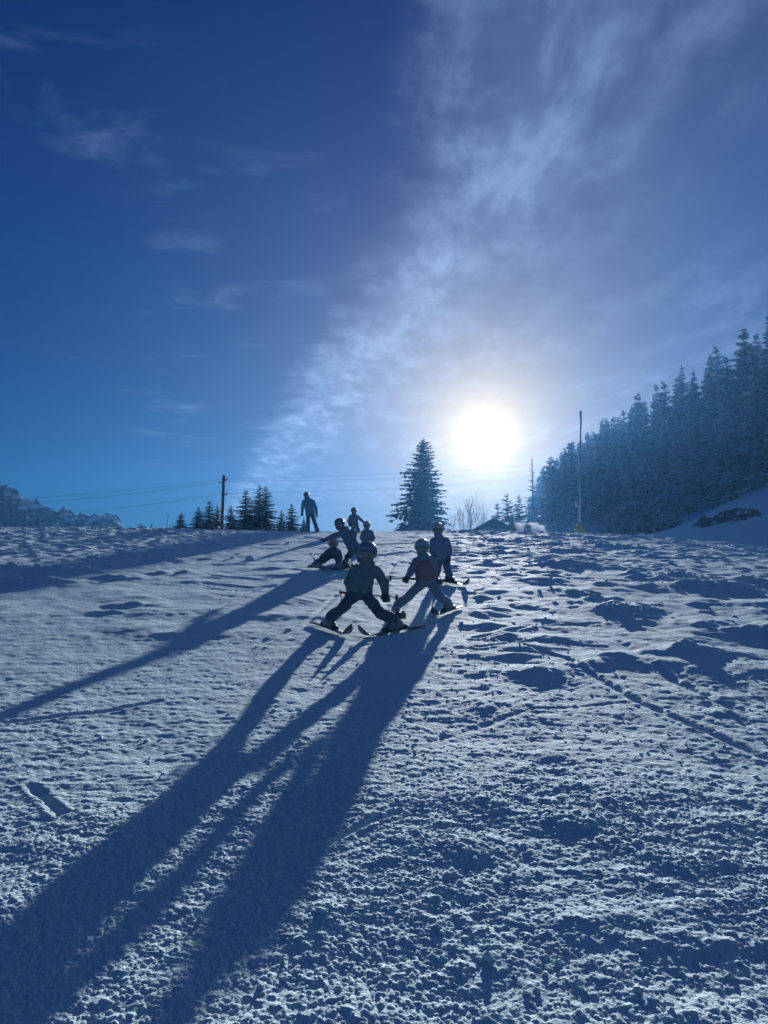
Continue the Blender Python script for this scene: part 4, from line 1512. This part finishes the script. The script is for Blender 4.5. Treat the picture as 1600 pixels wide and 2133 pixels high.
    # --- boots
    for i in (0, 1):
        d = np.array([skis[i][2][0], skis[i][2][1], 0.0])
        sl_v = np.array(skis[i][1] - skis[i][0]); sl_v /= np.linalg.norm(sl_v)
        f = foot[i]
        sd_ = np.cross(sl_v, upv); sd_ /= np.linalg.norm(sd_); un = np.cross(sd_, sl_v)
        bx = np.array([sd_, sl_v, un])
        Bp = [('c', f - sl_v * .075 * s + un * .022, f + sl_v * .10 * s + un * .012, .046 * s, .040 * s), ('c', f - sl_v * .06 * s + un * .03, ank[i] + (kn[i] - ank[i]) * .18, .052 * s, .060 * s)]
        bt = build_sdf('boot', Bp, L['boot'], body, hv, .02)
        for q in (.35, .75):
            c = f * (1 - q) + ank[i] * q + sl_v * .055 * s
            Vb = MB()
            Vb.tube([tuple(c - sd_ * .045 * s - org), tuple(c + sl_v * .02 - org), tuple(c + sd_ * .045 * s - org)], .008 * s, 5)
            Vb.build('buckle', M_BUCKLE, bt, True)
    # --- gloves with fingers
    mg = cloth('glove_fabric_' + key, L.get('glove', (.05, .06, .07)))
    for i in (0, 1):
        fd = ha[i] - el[i]; fd /= np.linalg.norm(fd)
        q = np.array(P.get('hold', (1.0, 0.15, 0.0)), float)
        if key in ('adult',): q = np.array([-.3, -.5, -.6])
        q /= np.linalg.norm(q)
        kn_ax = np.cross(fd, q); kn_ax /= (np.linalg.norm(kn_ax) + 1e-9)
        acr = q - fd * (q @ fd)
        acr /= (np.linalg.norm(acr) + 1e-9)
        c = ha[i]; g = s * 1.05
        Gp = [('c', c - fd * .055 * g, c - fd * .01 * g, .036 * g, .034 * g), ('e', c + fd * .018 * g, np.array([acr, kn_ax, fd]), (.042 * g, .026 * g, .042 * g))]
        for k_ in range(4):
            o = (k_ - 1.5) * .020 * g
            ln_ = (.034, .040, .038, .030)[k_] * g
            b0 = c + fd * .045 * g + acr * o
            b1 = b0 + fd * ln_ * .55 + kn_ax * ln_ * .55
            b2 = b1 - fd * ln_ * .35 + kn_ax * ln_ * .55
            Gp += [('c', b0, b1, .0125 * g, .012 * g), ('c', b1, b2, .012 * g, .010 * g)]
        tb = c - acr * .036 * g
        Gp += [('c', tb, tb + fd * .03 * g - acr * .012 * g + kn_ax * .02 * g, .014 * g, .012 * g), ('c', tb + fd * .03 * g - acr * .012 * g + kn_ax * .02 * g, tb + fd * .045 * g + kn_ax * .045 * g, .012 * g, .010 * g)]
        build_sdf('glove', Gp, mg, body, max(.0065, hv * .55), .006)
    # --- helmet with goggles
    mh = principled('helmet_shell_' + key, L['helmet'], .35, .5)
    pn = hu * .80 - fdir * .60; pn /= np.linalg.norm(pn)

    def cuth(Pt):
        return -((Pt - head) @ pn) - hr * .30
    hel = build_sdf('helmet', [('e', head + hu * .010 - fdir * .006, ax, (hr * 1.06, hr * 1.16, hr * 1.14)), ('c', head + fdir * hr * .85 + hu * hr * .55, head + fdir * hr * 1.0 + hu * hr * .50, hr * .25, hr * .18)],
                    mh, body, hv * .8, .02, 0, 0, cuth)

    def cutg(Pt):
        q = Pt - head
        return np.maximum(np.abs(q @ hu + hr * .02) - hr * .26, -(q @ fdir) + hr * .30)
    build_sdf('goggles', [('e', head, ax, (hr * .98, hr * 1.12, hr * 1.05))], M_GOGGLE, hel, hv * .7, .01, 0, 0, cutg)

    def cuts(Pt):
        q = Pt - head
        return np.maximum(np.abs(q @ hu - hr * .10) - hr * .11, (q @ fdir) - hr * .55)
    build_sdf('goggle_strap', [('e', head + hu * .010 - fdir * .006, ax, (hr * 1.10, hr * 1.20, hr * 1.18))], M_STRAP, hel, hv * .7, .01, 0, 0, cuts)
    if 'bib' in L:
        mb_ = cloth('bib_fabric', L['bib'])

        def cutb(Pt):
            q = (Pt - chest) @ axis
            up_ = np.abs((Pt - chest) @ side) - .15 * s
            return np.maximum(np.maximum(up_, q - .10 * s), -((Pt - hem) @ axis) - .004 * s)
        build_sdf('bib', [('c', neck, chest, .09 * s, .124 * s), ('c', chest - side * .035 * s, hem - side * .052 * s, .106 * s, .104 * s), ('c', chest + side * .035 * s, hem + side * .052 * s, .106 * s, .104 * s)],
                  mb_, body, hv * .9, .03, .004, 2.0, cutb)
    # --- skis: things of their own, the skier stands on them
    what = {'kid1': 'the child in the blue-grey helmet', 'kid2': 'the child in the red bib', 'kid3': 'the skier standing behind the red bib', 'kid4': 'the crouching red-helmeted child',
            'kid5': 'the leaning dark-clad child', 'kid6': 'the distant skier with one arm out', 'kid7': 'the child in the pinkish helmet', 'adult': 'the adult in the blue jacket'}[key]
    for i in (0, 1):
        A, B, d, sole = skis[i]
        foot_side = 'right' if i == 0 else 'left'
        ski_mesh('ski', A, B, .046 if key != 'adult' else .05, 'dark ski under the %s boot of %s' % (foot_side, what), M_SKIG if key == 'kid4' else M_SKID, 'skis worn by the skiers', sole)
    return ha


HA = {}
for P in PEOPLE:
    HA[P['key']] = make_person(P)

# poles
y = 8.45
g = W(712, 1234, y + .16)
ski_pole(g, W(838, 1246, y - .10), 'ski pole with a red grip carried level by the child in the blue-grey helmet', M_RED)
y = 9.75
ski_pole(W(872, 1206, y - .05), W(803, 1205, y - .2), 'ski pole carried level by the small child in the red bib', M_BLACK)
a = HA['kid4'][0]
ski_pole(Vector(a), W(643, 1149, 16.0), 'ski pole sticking up beside the crouching red-helmeted child', M_BLACK)
a = HA['adult'][0]; b = W(619, 1080, 32.6)
ski_pole(Vector(a), Vector(a) + (b - Vector(a)) * 2.2, 'slanting ski pole in the right hand of the adult in the blue jacket', M_BLACK)
a = HA['adult'][1]; b = W(659.5, 1104, 33.2)
ski_pole(Vector(a), b, 'upright ski pole in the left hand of the adult in the blue jacket', M_BLACK)
a = HA['kid6'][1]
ski_pole(Vector(a), W(757.5, 1108, 31.3), 'ski pole in the outstretched hand of the distant dark skier', M_BLACK)

# ================================================================== haze
HAZE_DENSITY = 0.00056
hm = bpy.data.materials.new('haze')
hm.use_nodes = True
t = NT(hm.node_tree)
o = t.n('ShaderNodeOutputMaterial')
pv = t.n('ShaderNodeVolumePrincipled')
pv.inputs['Color'].default_value = (0.14, 0.46, 1.0, 1)
pv.inputs['Density'].default_value = HAZE_DENSITY
pv.inputs['Anisotropy'].default_value = 0.56
t.nt.links.new(pv.outputs[0], o.inputs['Volume'])
bpy.context.view_layer.update()
HTOP = max((o_.matrix_world @ Vector(c_)).z for o_ in scene.objects if o_.type == 'MESH' for c_ in o_.bound_box) + 1.5

hz = MB().box((-300, -60, -40), (150, 300, HTOP)).build('haze', hm)
tag(hz, kind='stuff')
